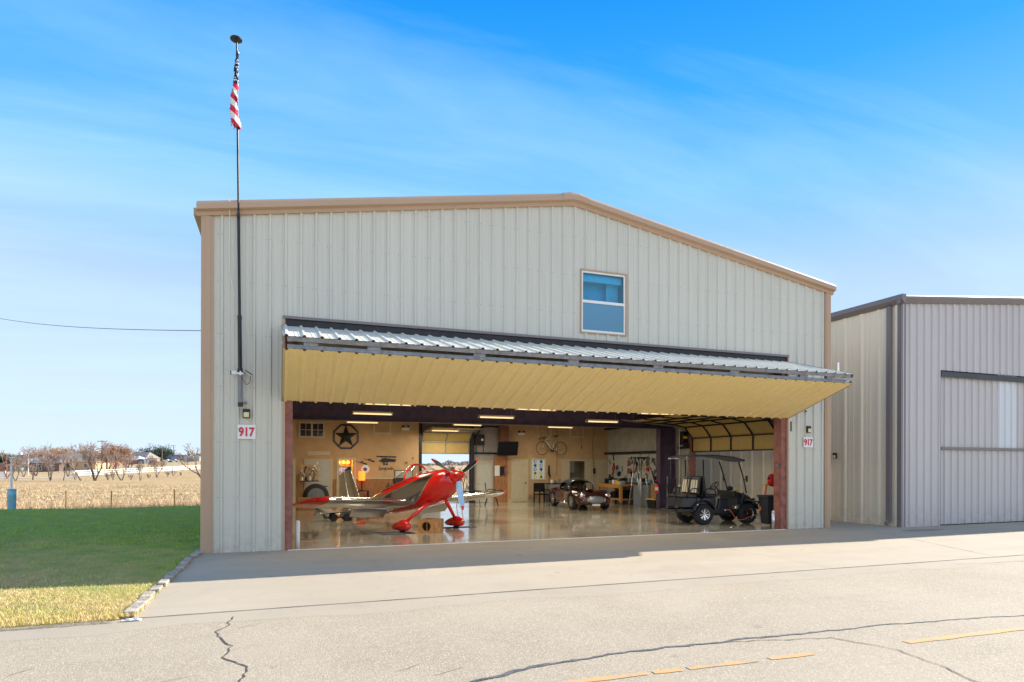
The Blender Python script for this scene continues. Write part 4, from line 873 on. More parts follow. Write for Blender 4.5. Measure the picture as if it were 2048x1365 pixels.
# ---- trees
def bare_tree(px, Z, h, seed, label, spread=.55, lv=5, m='twig', lean=0, base=2, dz=0, trunk_r=None, name='bare_tree', grp='bare trees and brush behind the field', upb=.25, tw=.018):
    rn = random.Random(seed); r = thing(name, label, 'tree', at(px, Z, dz), 0, grp); T = MB(); C = MB(); tr = trunk_r or h*.022
    def grow(p, d, ln, rr, l):
        q = p; pts = [p]; 
        for k in range(3):
            d = (d+V3((rn.uniform(-1, 1), rn.uniform(-1, 1), rn.uniform(-.4, .8)))*.16).normalized(); q = q+d*ln/3; pts.append(q)
        (T if l >= lv-1 else C).tube(pts, [rr, rr*.9, rr*.78, rr*.62], 5 if l >= lv-1 else 3, caps=False)
        if l <= 0: return
        for k in range(rn.choice((2, 3, 3)) if l > 1 else 3):
            ax = V3((rn.uniform(-1, 1), rn.uniform(-1, 1), rn.uniform(-.2, .6))); nd = (d+ax*spread*1.25+V3((0, 0, upb))).normalized()
            grow(pts[rn.choice((2, 3, 3))], nd, ln*rn.uniform(.62, .86), max(tw, rr*.58), l-1)
    for b in range(base):
        a = 6.28*b/base+rn.random(); d = V3((math.cos(a)*.35*(base > 1)+lean, math.sin(a)*.35*(base > 1), 1)).normalized(); grow(V3((0, 0, -.1)), d, h*.30, tr, lv)
    T.build('trunk', M_['bark'], r); C.build('crown', M_[m], r); return r
bare_tree(190, 79, 5.0, 3, 'largest bare tree with forked dark trunk in the middle of the field edge', .6, 5, base=3, upb=.12)
bare_tree(101, 80, 3.9, 4, 'dense bare thicket tree before the dark brick house', .62, 5, base=3, trunk_r=.07)
bare_tree(127, 81, 3.3, 5, 'small bare tree right of the thicket with one clean stem', .55, 5, base=1)
bare_tree(31, 81, 3.2, 6, 'bare grey tree behind the white pipe post', .55, 5, base=2, tw=.014)
bare_tree(66, 84, 2.4, 26, 'low bare bush near the street lamp', .6, 4, base=3, tw=.014)
bare_tree(163, 80, 4.4, 7, 'thin leaning bare tree left of the largest bare tree', .4, 4, lean=-.4, base=1)
bare_tree(243, 80, 3.4, 8, 'bare tree with pale pinkish twigs left of the small V shaped one', .5, 5, base=2)
bare_tree(281, 79, 2.6, 9, 'small V shaped bare tree alone in the field', .35, 4, base=2, trunk_r=.05)
bare_tree(314, 92, 2.9, 10, 'rounded bare shrub tree just before the white fence on the right', .5, 5, base=3, trunk_r=.05)
bare_tree(416, 62, 5.2, 11, 'gnarled bare tree whose branches reach out from behind the hangar corner', .75, 5, lean=-.35, base=2, upb=.0, tw=.02)
for i, (px, Z, h, lb) in enumerate([(72, 120, 6.0, 'tall thin bare tree just right of the street lamp'), (98, 190, 9.5, 'far bare tree poking above the dark brick house roof'), (150, 150, 7.5, 'grey bare tree before the large hip roof'), (176, 165, 9.0, 'tall faint bare tree behind the largest one'), (222, 118, 5.2, 'bare tree in front of the russet oak'), (258, 125, 5.0, 'bare tree before the long pale roof'), (300, 140, 3.6, 'small bare tree before the pale garage'), (14, 100, 4.6, 'bare tree beside the short reddish pole'), (47, 112, 4.4, 'bare tree behind the street name sign'), (137, 105, 4.2, 'bare tree at the right end of the dark brick house')]):
    bare_tree(px, Z, h, 60+i, lb, .5, 5, base=2, tw=.016 if Z < 130 else .024)
for i, (px, Z, h) in enumerate([(216, 81, 1.3), (227, 82, 1.6), (262, 81, 1.1), (150, 82, 1.4), (335, 94, 1.0), (347, 95, 1.2), (297, 88, .9), (362, 96, .8)]):
    bare_tree(px, Z, h, 30+i, 'knee to head high bare brush, '+['leftmost of the clump under the russet tree', 'tallest stem right of the largest bare tree', 'small twig left of the V shaped tree', 'short twig under the leaning thin tree', 'dark shrub by the white fence below the cars', 'darker shrub right beside the one below the cars', 'low stub right of the V shaped tree', 'lowest shrub near the right end of the white fence'][i], .5, 3, base=3, trunk_r=.03, name='bare_shrub', tw=.02)
def leafy(px, Z, w, h, seed, label, m, dz=0, n=5200, cr=None, name='evergreen_tree', trunk=True, leaf=.34):
    rn = random.Random(seed); r = thing(name, label, 'tree', at(px, Z, dz), 0, 'leafy trees among the houses'); g = MB()
    blobs = [(rn.uniform(-.38, .38)*w, rn.uniform(-.3, .3)*w, h*rn.uniform(.42, .82), rn.uniform(.16, .30)*w) for _ in range(11)]
    for k in range(n):
        bx, by, bz, br = rn.choice(blobs); v = V3((rn.gauss(0, 1), rn.gauss(0, 1), rn.gauss(0, .8))).normalized()*br*rn.uniform(.55, 1.1); c = V3((bx, by, bz))+v; c.z = max(.5, c.z)
        a = V3((rn.uniform(-1, 1), rn.uniform(-1, 1), rn.uniform(-1, 1))).normalized()*leaf; b = a.orthogonal().normalized()*leaf*.6; g.add([c-a, c+b, c+a, c-b], [(0, 1, 2, 3)])
    g.build('crown', m, r)
    g = MB(); g.tube([(0, 0, -.5), (0, 0, h*.5), (.2, 0, h*.75)], [w*.035, w*.028, w*.015], 7); [g.tube([(0, 0, h*.3), (bx*.6, by*.6, bz*.8), (bx, by, bz)], w*.012, 4) for bx, by, bz, br in blobs[:6]]; g.build('trunk', M_['bark'], r); return r
ME = mat('dark_evergreen', (.022, .045, .028), .9, var=.5, scale=.8); MO = mat('russet_leaves', (.22, .10, .045), .9, var=.35, scale=.8); ML = mat('tan_leaves', (.32, .22, .14), .9, var=.3, scale=.6)
leafy(15, 278, 8.1, 7.7, 1, 'dark evergreen at the far left above the pinkish roof', ME, dz=0)
leafy(312, 379, 17.6, 8.0, 2, 'dark evergreen crown behind the pale garage on the hill', ME, dz=0); leafy(325, 398, 10.2, 7.4, 12, 'grey green half bare tree right behind the dark evergreen', mat('dull_green_leaves', (.13, .12, .08), .9, var=.3), dz=0)
leafy(232, 185, 8.5, 7.2, 3, 'round russet leaved oak between the power pole and the low house', MO, n=4200, name='russet_tree', leaf=.16); leafy(214, 192, 7.4, 6.3, 4, 'russet leafy tree just right of the wooden power pole', MO, n=3200, name='russet_tree', leaf=.16)
leafy(80, 259, 12.0, 8.4, 5, 'wide reddish brown oak crown above the pale roofed house', MO, n=4600, name='russet_tree', leaf=.19, dz=0); leafy(122, 324, 9.6, 11.9, 6, 'tall pale tan tree rising highest behind the thicket', ML, n=3000, name='tan_tree', leaf=.24, dz=0)
leafy(2, 324, 16.7, 7.4, 7, 'dull green crown cut by the left edge of the view', mat('olive_leaves', (.10, .09, .04), .9, var=.3), name='olive_tree')
# far tree belt, also seen through the rear door
g = MB(); rn = random.Random(77)
for k in range(9000):
    px = rn.uniform(-300, 1100); Z = rn.uniform(620, 780); p = at(px, Z); hh = (6+4*math.sin(px*.05)+2.5*math.sin(px*.17))*(.4 if px > 420 else 1); c = p+V3((0, 0, rn.uniform(0, max(1, hh)))); a = V3((rn.uniform(-1, 1), rn.uniform(-1, 1), rn.uniform(-1, 1))).normalized()*rn.uniform(.8, 2.2); b = a.orthogonal().normalized()*1.0; g.add([c-a, c+b, c+a, c-b], [(0, 1, 2, 3)])
tag(g.build('far_wood', mat('far_wood_mat', (.20, .155, .13), .95, var=.4, scale=.1)), 'distant belt of brown winter woodland on the horizon', 'woodland', kind='stuff')
bare_tree(930, 48, 2.3, 41, 'bare tree outside seen through the open rear door', .5, 4, base=2, tw=.012)
bare_tree(905, 95, 2.0, 42, 'low bare tree far outside seen in the middle of the rear door', .6, 5, base=3); bare_tree(868, 85, 1.7, 43, 'bare tree far outside at the left side of the rear door opening', .5, 5, base=2)
# ================================================================ aeroplane
TILT = rad(12)
def plane_pt(p): return p
A = thing('aeroplane', 'small red and polished silver low wing aeroplane with three blade propeller parked in the doorway', 'aeroplane', (5.64, 2.98, fz(2.98)+.004))
A.rotation_euler = (Matrix.Rotation(rad(-65.3), 3, 'Z') @ Matrix.Rotation(-TILT, 3, 'Y')).to_euler()
def T_(p): return Matrix.Rotation(-TILT, 3, 'Y').inverted() @ V3(p)      # ground frame -> aircraft frame
# fuselage stations: x, z centre, half width, up, down, squareness
FS = [(1.40, 1.30, .20, .20, .20, 2.0), (1.34, 1.29, .30, .25, .27, 2.2), (1.15, 1.27, .40, .31, .36, 2.4), (.9, 1.24, .48, .36, .42, 2.5), (.6, 1.20, .53, .41, .46, 2.7), (.3, 1.19, .55, .45, .50, 2.8), (0, 1.17, .56, .47, .50, 3), (-.4, 1.15, .57, .45, .47, 3), (-.9, 1.14, .56, .43, .45, 3), (-1.4, 1.13, .52, .41, .42, 3),
      (-1.9, 1.12, .44, .38, .37, 2.8), (-2.5, 1.12, .34, .32, .31, 2.6), (-3.2, 1.12, .23, .23, .22, 2.4), (-3.9, 1.12, .12, .15, .15, 2.2), (-4.35, 1.12, .04, .08, .08, 2)]
def lerp_st(x):
    for a, b in zip(FS[:-1], FS[1:]):
        if a[0] >= x >= b[0]:
            u = (a[0]-x)/(a[0]-b[0]); return [a[i]+(b[i]-a[i])*u for i in range(6)]
    return FS[-1]
def ring(x, n=40, grow=0):
    _, zc, hw, upz, dn, sq = lerp_st(x); R_ = []
    for k in range(n):
        a = 2*math.pi*k/n; c, s_ = math.cos(a), math.sin(a); e = 2/sq
        y = (hw+grow)*math.copysign(abs(c)**e, c); z = ((upz if s_ > 0 else dn)+grow)*math.copysign(abs(s_)**e, s_); R_.append(V3((x, y, zc+z)))
    return R_
g = MB(); xs = [1.40-.06*i for i in range(95)]+[-4.35]; rings = [ring(x) for x in xs]; g.loft(rings)
m, t, b, oc = mk('aeroplane_skin', .2, .5)
sp = t.nodes.new('ShaderNodeSeparateXYZ'); t.links.new(oc, sp.inputs[0]); X_, Z_ = sp.outputs['X'], sp.outputs['Z']
# silver side panel: behind a rounded front edge, below the red top band
d1 = math_(t, 'SUBTRACT', math_(t, 'ADD', 1.385, math_(t, 'MULTIPLY', X_, .09)), Z_)          # below the top band
lowz = math_(t, 'ADD', .80, math_(t, 'MULTIPLY', math_(t, 'POWER', math_(t, 'MAXIMUM', math_(t, 'MULTIPLY', math_(t, 'ADD', X_, .02), 1.06), 0), 1.6), .60))
d2 = math_(t, 'SUBTRACT', Z_, lowz)
smn = t.nodes.new('ShaderNodeMath'); smn.operation = 'SMOOTH_MIN'; smn.inputs[2].default_value = .16; t.links.new(d1, smn.inputs[0]); t.links.new(d2, smn.inputs[1]); msk = math_(t, 'MAXIMUM', math_(t, 'GREATER_THAN', smn.outputs[0], 0), math_(t, 'LESS_THAN', X_, -1.5))
edge = math_(t, 'LESS_THAN', math_(t, 'ABSOLUTE', smn.outputs[0]), .02)
base = mixc(t, msk, (.72, .012, .008), (.38, .38, .42)); base = mixc(t, edge, base, (.95, .95, .95)); t.links.new(base, b.inputs['Base Color'])
mt = math_(t, 'MAXIMUM', msk, edge); t.links.new(mt, b.inputs['Metallic']); rgh = t.nodes.new('ShaderNodeMapRange'); rgh.inputs[3].default_value = .22; rgh.inputs[4].default_value = .13; t.links.new(mt, rgh.inputs[0]); t.links.new(rgh.outputs[0], b.inputs['Roughness'])
b.inputs['Coat Weight'].default_value = .5; addbump(t, b, noise_chain(t, oc, 3, 2, .5, 0, 1), .15, .02)
fus = g.build('fuselage', m, A, smooth=True)
g = MB(); g.lathe([(.0, .40), (.035, .385), (.085, .31), (.13, .20), (.165, .08), (.18, 0), (.18, -.03)], (1.43, 0, 1.30), 'x', 28); g.build('spinner', M_['redpaint'], A, smooth=True)
inl = MB(); 
for s in (-1, 1): inl.ball((1.33, s*.215, 1.33), .05, .085, .055, 14, 8)
inl.build('cooling_inlet', M_['black'], A, smooth=True)
g = MB()
for s in (-1, 1):
    g.lathe([(.115, -.04), (.105, .045), (.085, .06), (.075, .02)], (1.32, s*.215, 1.33), 'x', 20)
g.build('inlet_ring', mat('pinkish_red', (.62, .05, .09), .25, coat=.5), A, smooth=True)
# propeller blades
for ang in (180, 62, -60):
    a = rad(ang); d = V3((0, math.sin(a), math.cos(a))); tn = V3((0, math.cos(a), -math.sin(a))); ax = V3((1, 0, 0)); C0 = V3((1.53, 0, 1.30)); rs = []; cols = []
    prof_b = [(.12, .05, 55), (.22, .075, 45), (.36, .085, 36), (.55, .088, 28), (.72, .078, 22), (.84, .062, 18), (.92, .042, 16), (.96, .015, 15)]
    for rr, ch, tw_ in prof_b:
        c, s_ = math.cos(rad(tw_)), -math.sin(rad(tw_)); cv = tn*c+ax*s_; nv = ax*c-tn*s_; th_ = .018*(1-rr*.6)
        P = C0+d*rr-cv*.02*rr; rs.append([P+cv*ch*math.cos(q*math.pi/4)+nv*th_*math.sin(q*math.pi/4) for q in range(8)])
    g = MB(); g.loft(rs[:6]); bl = g.build('propeller_blade', [mat('blade_metal', (.30, .42, .55), .25, .8), ] if ang == 180 else M_['blackm'], A, smooth=True, auto=50)
    g = MB(); g.loft([[p+(p-C0).normalized()*.001 for p in r_] for r_ in rs[5:]]); g.build('blade_tip', M_['redpaint'], bl, smooth=True, auto=50)
    g = MB(); g.tube([r_[0]+ax*.002 for r_ in rs], .007, 5); g.build('leading_edge', M_['white'], bl)
# wings
def airfoil(c, th_, n=14):
    pts = []
    for i in range(n+1):
        u = (1-math.cos(math.pi*i/n))/2; y = 5*th_*(.2969*math.sqrt(u)-.126*u-.3516*u*u+.2843*u**3-.1015*u**4); pts.append((u, y))
    return [(-u*c, y*c*1.15) for u, y in pts]+[(-u*c, -y*c*.85) for u, y in pts[-2:0:-1]]
for s in (-1, 1):
    af = airfoil(1.48, .14); rs = []
    for y in (.40, .8, 1.5, 2.3, 3.05, 3.12): rs.append([V3((.08+x, s*y, .83+abs(y)*.06+z)) for x, z in af])
    g = MB(); g.loft(rs); w_ = g.build('wing', M_['polish'], A, smooth=True, auto=40)
    tip = []
    for k, (y, sc_, bx) in enumerate(((3.121, 1.005, 0), (3.25, .97, -.02), (3.38, .86, -.14), (3.50, .66, -.36), (3.58, .36, -.72), (3.60, .08, -1.15))):
        afk = airfoil(1.48*sc_, .14*(1-.10*k)); tip.append([V3((.08+bx+x, s*y, .83+3.12*.06+z+.012*k)) for x, z in afk])
    g = MB(); g.loft(tip); tpo = g.build('wing_tip', M_['redpaint'], w_, smooth=True, auto=50)
    g = MB(); g.ball((-.18, s*3.42, 1.05), .10, .02, .03); g.build('position_light', M_['glass'], tpo, smooth=True)
    fr_a = Matrix.Rotation(rad(-38), 3, 'Y'); g = MB(); fs_ = []
    for y in (.62, 1.75): p_ = V3((-1.12, s*y, .80+y*.06)); fs_.append([p_+fr_a @ V3(q) for q in ((0, 0, .05), (-.34, 0, .0), (-.34, 0, -.012), (0, 0, -.03), (.03, 0, .01))])
    g.loft(fs_); g.build('flap', M_['polish'], w_)
    g = MB(); g.box(-.01, .085, s*2.86-.10, s*2.86+.10, .985, 1.03); g.build('landing_light', M_['grey'], w_, bevel=.01)
    # tailplane
    af = airfoil(.62, .10); g = MB(); g.loft([[V3((-3.75-.12*k+x*sc_, s*y, 1.17+z)) for x, z in af] for k, (y, sc_) in enumerate(((.05, 1), (.7, .9), (1.25, .78), (1.3, .5)))]); g.build('tailplane', M_['polish'], A, smooth=True, auto=40)
# fin and rudder
af = airfoil(.95, .09); g = MB(); g.loft([[V3((-3.45-.50*k+x*sc_, z*1.0, zz)) for x, z in af] for k, (zz, sc_) in enumerate(((1.15, .85), (2.60, .45)))]); fn = g.build('fin', M_['polish'], A, smooth=True, auto=40)
g = MB(); g.loft([[V3((-3.95+x*sc_+.0, z*1.05, zz)) for x, z in af] for zz, sc_ in ((2.601, .46), (2.66, .40), (2.68, .2))]); g.build('fin_tip', M_['black'], fn, smooth=True, auto=40)
g = MB(); g.prism([(-4.27, 1.0), (-4.70, 1.0), (-4.84, 1.5), (-4.72, 2.55), (-4.40, 2.6), (-4.34, 1.9)], (0, -.02, 0), (1, 0, 0), (0, 0, 1), (0, .04, 0)); g.build('rudder', M_['polish'], A)
# bubble canopy with red frames
def can(x, k=1.0):
    u = (x-.30)/(-1.95); u = max(0, min(1, u)); hgt = .42*math.sin(math.pi*min(1, u**.62))**.85; return hgt
g = MB(); rs = []
for i in range(25):
    x = .28-1.93*i/24; _, zc, hw, upz, dn, sq = lerp_st(x); hh = max(.004, can(x)); w_ = hw*.86; rs.append([V3((x, w_*math.cos(math.pi*k/16)*(1-.12*math.sin(math.pi*k/16)), zc+upz*.80+(hh+.06)*math.sin(math.pi*k/16))) for k in range(17)])
g.loft(rs, close=False); cn = g.build('canopy', M_['canopy'], A, smooth='keep')
for nm, x, rr, m_ in (('canopy_bow', -.30, .028, 'redpaint'), ('windscreen_edge', .24, .012, 'alu')):
    i = min(24, int(round((.28-x)/1.93*24))); g = MB(); g.tube([p+V3((0, 0, .004)) for p in rs[i]], rr, 6); g.build(nm, M_[m_], cn, smooth=True)
g = MB()
for s in (0, 16): g.tube([r_[s]+V3((0, .0, .0)) for r_ in rs], .022, 6)
g.build('canopy_sill', M_['redpaint'], cn, smooth=True)
g = MB(); g.box(-1.25, -1.15, -.22, .22, 1.3, 1.78, rot=Matrix.Rotation(rad(-12), 3, 'Y')); g.box(-.75, -.65, -.22, .22, 1.3, 1.62, rot=Matrix.Rotation(rad(-12), 3, 'Y')); g.build('seat_back', M_['black'], A, bevel=.04)
# gear legs and wheel fairings
for s in (-1, 1):
    a = T_((.36, s*.30, .84)); b_ = T_((.02, s*.95, .24)); g = MB(); g.tube([a, a.lerp(b_, .5), b_], [.062, .05, .042], 10); g.build('gear_leg', M_['redpaint'], A, smooth=True)
    rs2 = []
    for x, w_, zu, zd in ((.36, .005, .0, .0), (.33, .06, .07, .08), (.24, .105, .14, .12), (.10, .13, .175, .13), (-.08, .125, .165, .13), (-.26, .095, .12, .115), (-.44, .05, .065, .09), (-.56, .005, .0, .0)):
        ct = V3((0, s*.97, .185-.05*max(0, -x)/.5)); rs2.append([T_(ct+V3((x, w_*math.cos(q*math.pi/8), (zu if q <= 8 else zd)*math.sin(q*math.pi/8)))) for q in range(16)])
    g = MB(); g.loft(rs2); g.build('wheel_fairing', M_['redpaint'], A, smooth=True)
    g = MB(); c_ = T_((.0, s*.97, .165)); g.lathe([(0, -.055), (.13, -.055), (.165, -.03), (.165, .03), (.13, .055), (0, .055)], c_, 'y', 20); g.build('wheel', M_['rubber'], A, smooth=True, auto=50)
g = MB(); g.tube([(-4.2, 0, 1.02), (-4.45, 0, .85), T_((-4.45, 0, .09))], .018, 6); g.build('tail_spring', M_['blackm'], A); g = MB(); g.lathe([(0, -.03), (.075, -.03), (.085, 0), (.075, .03), (0, .03)], T_((-4.45, 0, .085)), 'y', 16); g.build('tail_wheel', M_['rubber'], A)
# wooden box between the wheels
r = thing('wooden_box', 'orange plywood box with a round hole standing between the aeroplane wheels', 'box', (5.56, 2.52, fz(2.5)+.003), rad(-38))
g = MB(); W_, Dp, Hh = .50, .62, .36
g.box(-W_/2, W_/2, -Dp/2+.02, Dp/2, 0, .02); g.box(-W_/2, W_/2, -Dp/2+.02, Dp/2, Hh-.02, Hh); g.box(-W_/2, -W_/2+.02, -Dp/2+.02, Dp/2, .02, Hh-.02); g.box(W_/2-.02, W_/2, -Dp/2+.02, Dp/2, .02, Hh-.02); g.box(-W_/2+.02, W_/2-.02, Dp/2-.02, Dp/2, .02, Hh-.02)
g.build('box_body', mat('worn_plywood', (.42, .21, .08), .7, var=.45, scale=7), r)
g = MB(); n = 28; ro_ = []; 
for k in range(n+1):
    a = 2*math.pi*k/n+math.pi/4; c, s_ = math.cos(a), math.sin(a); q = 1/max(abs(c), abs(s_)); g.v += [(c*q*W_/2, -Dp/2, Hh/2+s_*q*Hh/2), (c*.13, -Dp/2, Hh/2+s_*.13), (c*.13, -Dp/2+.02, Hh/2+s_*.13)]
for k in range(n): b0 = 3*k; g.f += [(b0, b0+3, b0+4, b0+1), (b0+1, b0+4, b0+5, b0+2)]; g.m += [0, 0]
g.build('front_panel', M_['ply'], r)
g = MB(); g.box(-.012, .012, -Dp/2+.03, -Dp/2+.05, .02, Hh-.02); g.build('divider', M_['wood'], r)
g = MB(); g.quad((-.6, -.45, 0), (.35, -.35, 0), (.2, .3, 0), (-.7, .2, 0)); o = g.build('floor_mat', mat('grey_mat', (.14, .14, .15), .8)); o.location = (4.75, 2.6, fz(2.6)+.012); tag(o, 'dark grey mat on the floor under the left red wheel fairing', 'mat')
g = MB(); g.quad((-.5, -.12, 0), (.75, -.02, 0), (.5, .25, 0), (-.5, .25, 0)); o = g.build('floor_mat', bpy.data.materials['grey_mat']); o.location = (6.45, 3.35, fz(3.35)+.012); tag(o, 'dark grey mat on the floor under the right red wheel fairing', 'mat')
# ================================================================ open sports car with soft top
K = thing('sports_car', 'dark maroon vintage open sports car with black soft top parked before the back wall', 'car', (13.72, 9.72, fz(9.0)+.01))
K.rotation_euler = (rad(-.35), 0, rad(-95)); K.scale = (1, 1, 1)
# frame: x forward, y to its left. stations: x, half width(low), half width(mid), z sill, z belt, z fender crown, fender y, z centre
CS = [(1.98, .30, .34, .34, .44, .50, .26, .50), (1.90, .52, .58, .28, .46, .58, .42, .57), (1.72, .66, .74, .22, .48, .67, .56, .64), (1.45, .74, .82, .20, .50, .76, .60, .72), (1.12, .78, .86, .20, .52, .82, .62, .78), (.8, .76, .84, .20, .52, .80, .60, .82), (.5, .72, .79, .20, .50, .76, .58, .84), (.15, .70, .76, .20, .50, .76, .58, .80),
      (-.3, .70, .76, .20, .50, .77, .60, .72), (-.7, .74, .82, .20, .52, .80, .62, .76), (-1.0, .80, .89, .20, .54, .86, .64, .80), (-1.25, .80, .90, .22, .54, .87, .64, .82), (-1.55, .74, .84, .26, .54, .80, .58, .78), (-1.8, .60, .68, .32, .52, .68, .46, .70), (-1.92, .36, .42, .38, .52, .58, .30, .60)]
def cst(x):
    for a, b in zip(CS[:-1], CS[1:]):
        if a[0] >= x >= b[0]: u = (a[0]-x)/(a[0]-b[0]); u = u*u*(3-2*u)*.4+u*.6; return [a[i]+(b[i]-a[i])*u for i in range(8)]
    return CS[-1]
rings = []; WB = (1.17, -1.17); WR = .33
for i in range(79):
    x = 1.98-3.90*i/78; _, wl, wm, zs, zb, zf_, fy, zc = cst(x)
    for wx in WB:
        dd_ = abs(x-wx)
        if dd_ < .385: zs = max(zs, .31+math.sqrt(max(0, .385**2-dd_**2))*.97)
    zb = max(zb, zs+.02); zf_ = max(zf_, zb+.06)
    half = [(0, zs if zs < .4 else .25), (wl*.55, min(zs, .3)), (wl-.03, zs), (wl+.02, zs+.01), (wm, zb), (wm-.03, (zb+zf_)/2+.03), (fy+.10, zf_-.02), (fy, zf_), (fy-.14, zf_-.03), (fy*.45, (zf_+zc)/2+.0), (0, zc)]
    R_ = [V3((x, -y, z)) for y, z in half]+[V3((x, y, z)) for y, z in half[-2:0:-1]]; rings.append(R_)
g = MB(); g.loft(rings); g.build('body', M_['carpaint'], K, smooth=True, auto=55, sub=1)
for wx in WB:
    for s in (-1, 1):
        wg = thing_p = MB(); y0 = s*.70; wg.lathe([(.235, -.10), (.30, -.11), (.325, -.08), (.33, 0), (.325, .08), (.30, .11), (.235, .10)], (wx, y0, WR), 'y', 28); wh = wg.build('wheel', M_['rubber'], K, smooth=True, auto=40)
        g = MB(); g.lathe([(.235, -.10), (.235, .10)], (wx, y0, WR), 'y', 28)
        for k in range(10): a = 2*math.pi*k/10; g.bar((wx, y0+s*.07, WR), (wx+.23*math.cos(a), y0+s*.09, WR+.23*math.sin(a)), .03, .015, upv=(0, 1, 0))
        g.ball((wx, y0+s*.09, WR), .045); g.build('rim', M_['chrome'], wh)
        g = MB(); g.lathe([(0, 0), (.2, 0)], (wx, y0+s*.01, WR), 'y', 20); g.build('brake_disc', M_['grey'], wh)
g = MB()                                     # dark cavity behind wheels
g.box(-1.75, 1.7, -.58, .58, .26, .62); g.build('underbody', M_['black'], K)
for s in (-1, 1):
    g = MB(); g.ball((1.80, s*.55, .60), .07, .10, .10, 16, 8); hl = g.build('headlight', M_['chrome'], K, smooth=True); g = MB(); g.lathe([(.085, 0), (.105, .02), (.10, -.05)], (1.84, s*.55, .60), 'x', 20); g.build('headlight_rim', M_['chrome'], hl, smooth=True)
    g = MB(); g.ball((1.88, s*.52, .41), .03, .05, .04); g.build('turn_light', mat('amber%d' % s, (.8, .12, .03), .3), K, smooth=True)
    g = MB(); g.tube([(1.93, s*.36, .32), (2.0, s*.37, .40), (1.98, s*.37, .56)], .022, 8); g.build('overrider', M_['chrome'], K, smooth=True)
    g = MB(); g.tube([(.75, s*.80, .27), (-.65, s*.80, .24)], .05, 10); g.build('side_pipe', M_['chrome'], K, smooth=True)
g = MB(); g.ball((1.95, 0, .43), .06, .34, .14, 20, 10); g.build('grille', mat('grille_mesh', (.30, .34, .38), .35, .6, var=.6, scale=60), K, smooth=True)
g = MB(); g.lathe([(.33, 0), (.345, .01)], (0, 0, 0), 'x', 24); 
g = MB(); g.box(1.95, 1.975, -.17, .17, .20, .26); g.build('number_plate', M_['signw'], K)
g = MB(); g.tube([V3((1.96, .36*math.cos(a), .44+.15*math.sin(a))) for a in [i*math.pi/12 for i in range(25)]], .012, 6, caps=False); g.build('grille_surround', M_['chrome'], K, smooth=True)
g = MB(); g.box(1.0, 1.3, -.16, .16, .79, .85); g.build('hood_scoop', M_['carpaint'], K, bevel=.03)
# windscreen and soft top
def arc(x, w, z0, h, lean, n=14, p=.6): return [V3((x-lean*math.sin(math.pi*k/n)**p, w*math.cos(math.pi*k/n), z0+h*math.sin(math.pi*k/n)**p)) for k in range(n+1)]
ws0 = arc(.42, .60, .80, .40, .16); g = MB(); g.tube(ws0, .016, 6); wf_ = g.build('windscreen', M_['chrome'], K, smooth=True)
g = MB(); g.add(ws0, [tuple(range(len(ws0)))]); g.build('pane', M_['glass'], wf_, smooth='keep')
st = [arc(.27, .60, .80, .40, .0), arc(.05, .63, .79, .46, 0), arc(-.3, .64, .78, .48, 0), arc(-.65, .62, .79, .44, 0), arc(-.95, .54, .82, .28, 0), arc(-1.12, .40, .84, .04, 0)]
g = MB(); n = 14
for i in range(len(st)-1):
    for k in range(n):
        side = (k < 2 or k > n-3) and i in (1, 2)
        if not side: g.quad(st[i][k], st[i+1][k], st[i+1][k+1], st[i][k+1])
for k in range(2, n-2): g.quad(ws0[k], st[0][k], st[0][k+1], ws0[k+1])
g.build('soft_top', mat('black_canvas', (.010, .014, .02), .8, var=.2), K, smooth=True)
g = MB(); g.lathe([(.16, -.012), (.18, 0), (.16, .012)], (.22, .30, .90), 'x', 20); g.build('steering_wheel', M_['wood'], K)
for s in (-1, 1): g = MB(); g.box(-.55, -.35, s*.32-.2, s*.32+.2, .55, .98); g.build('seat', M_['black'], K, bevel=.05)
g = MB(); g.ball((.45, -.62, .92), .02, .05, .04); g.build('mirror', M_['chrome'], K, smooth=True)
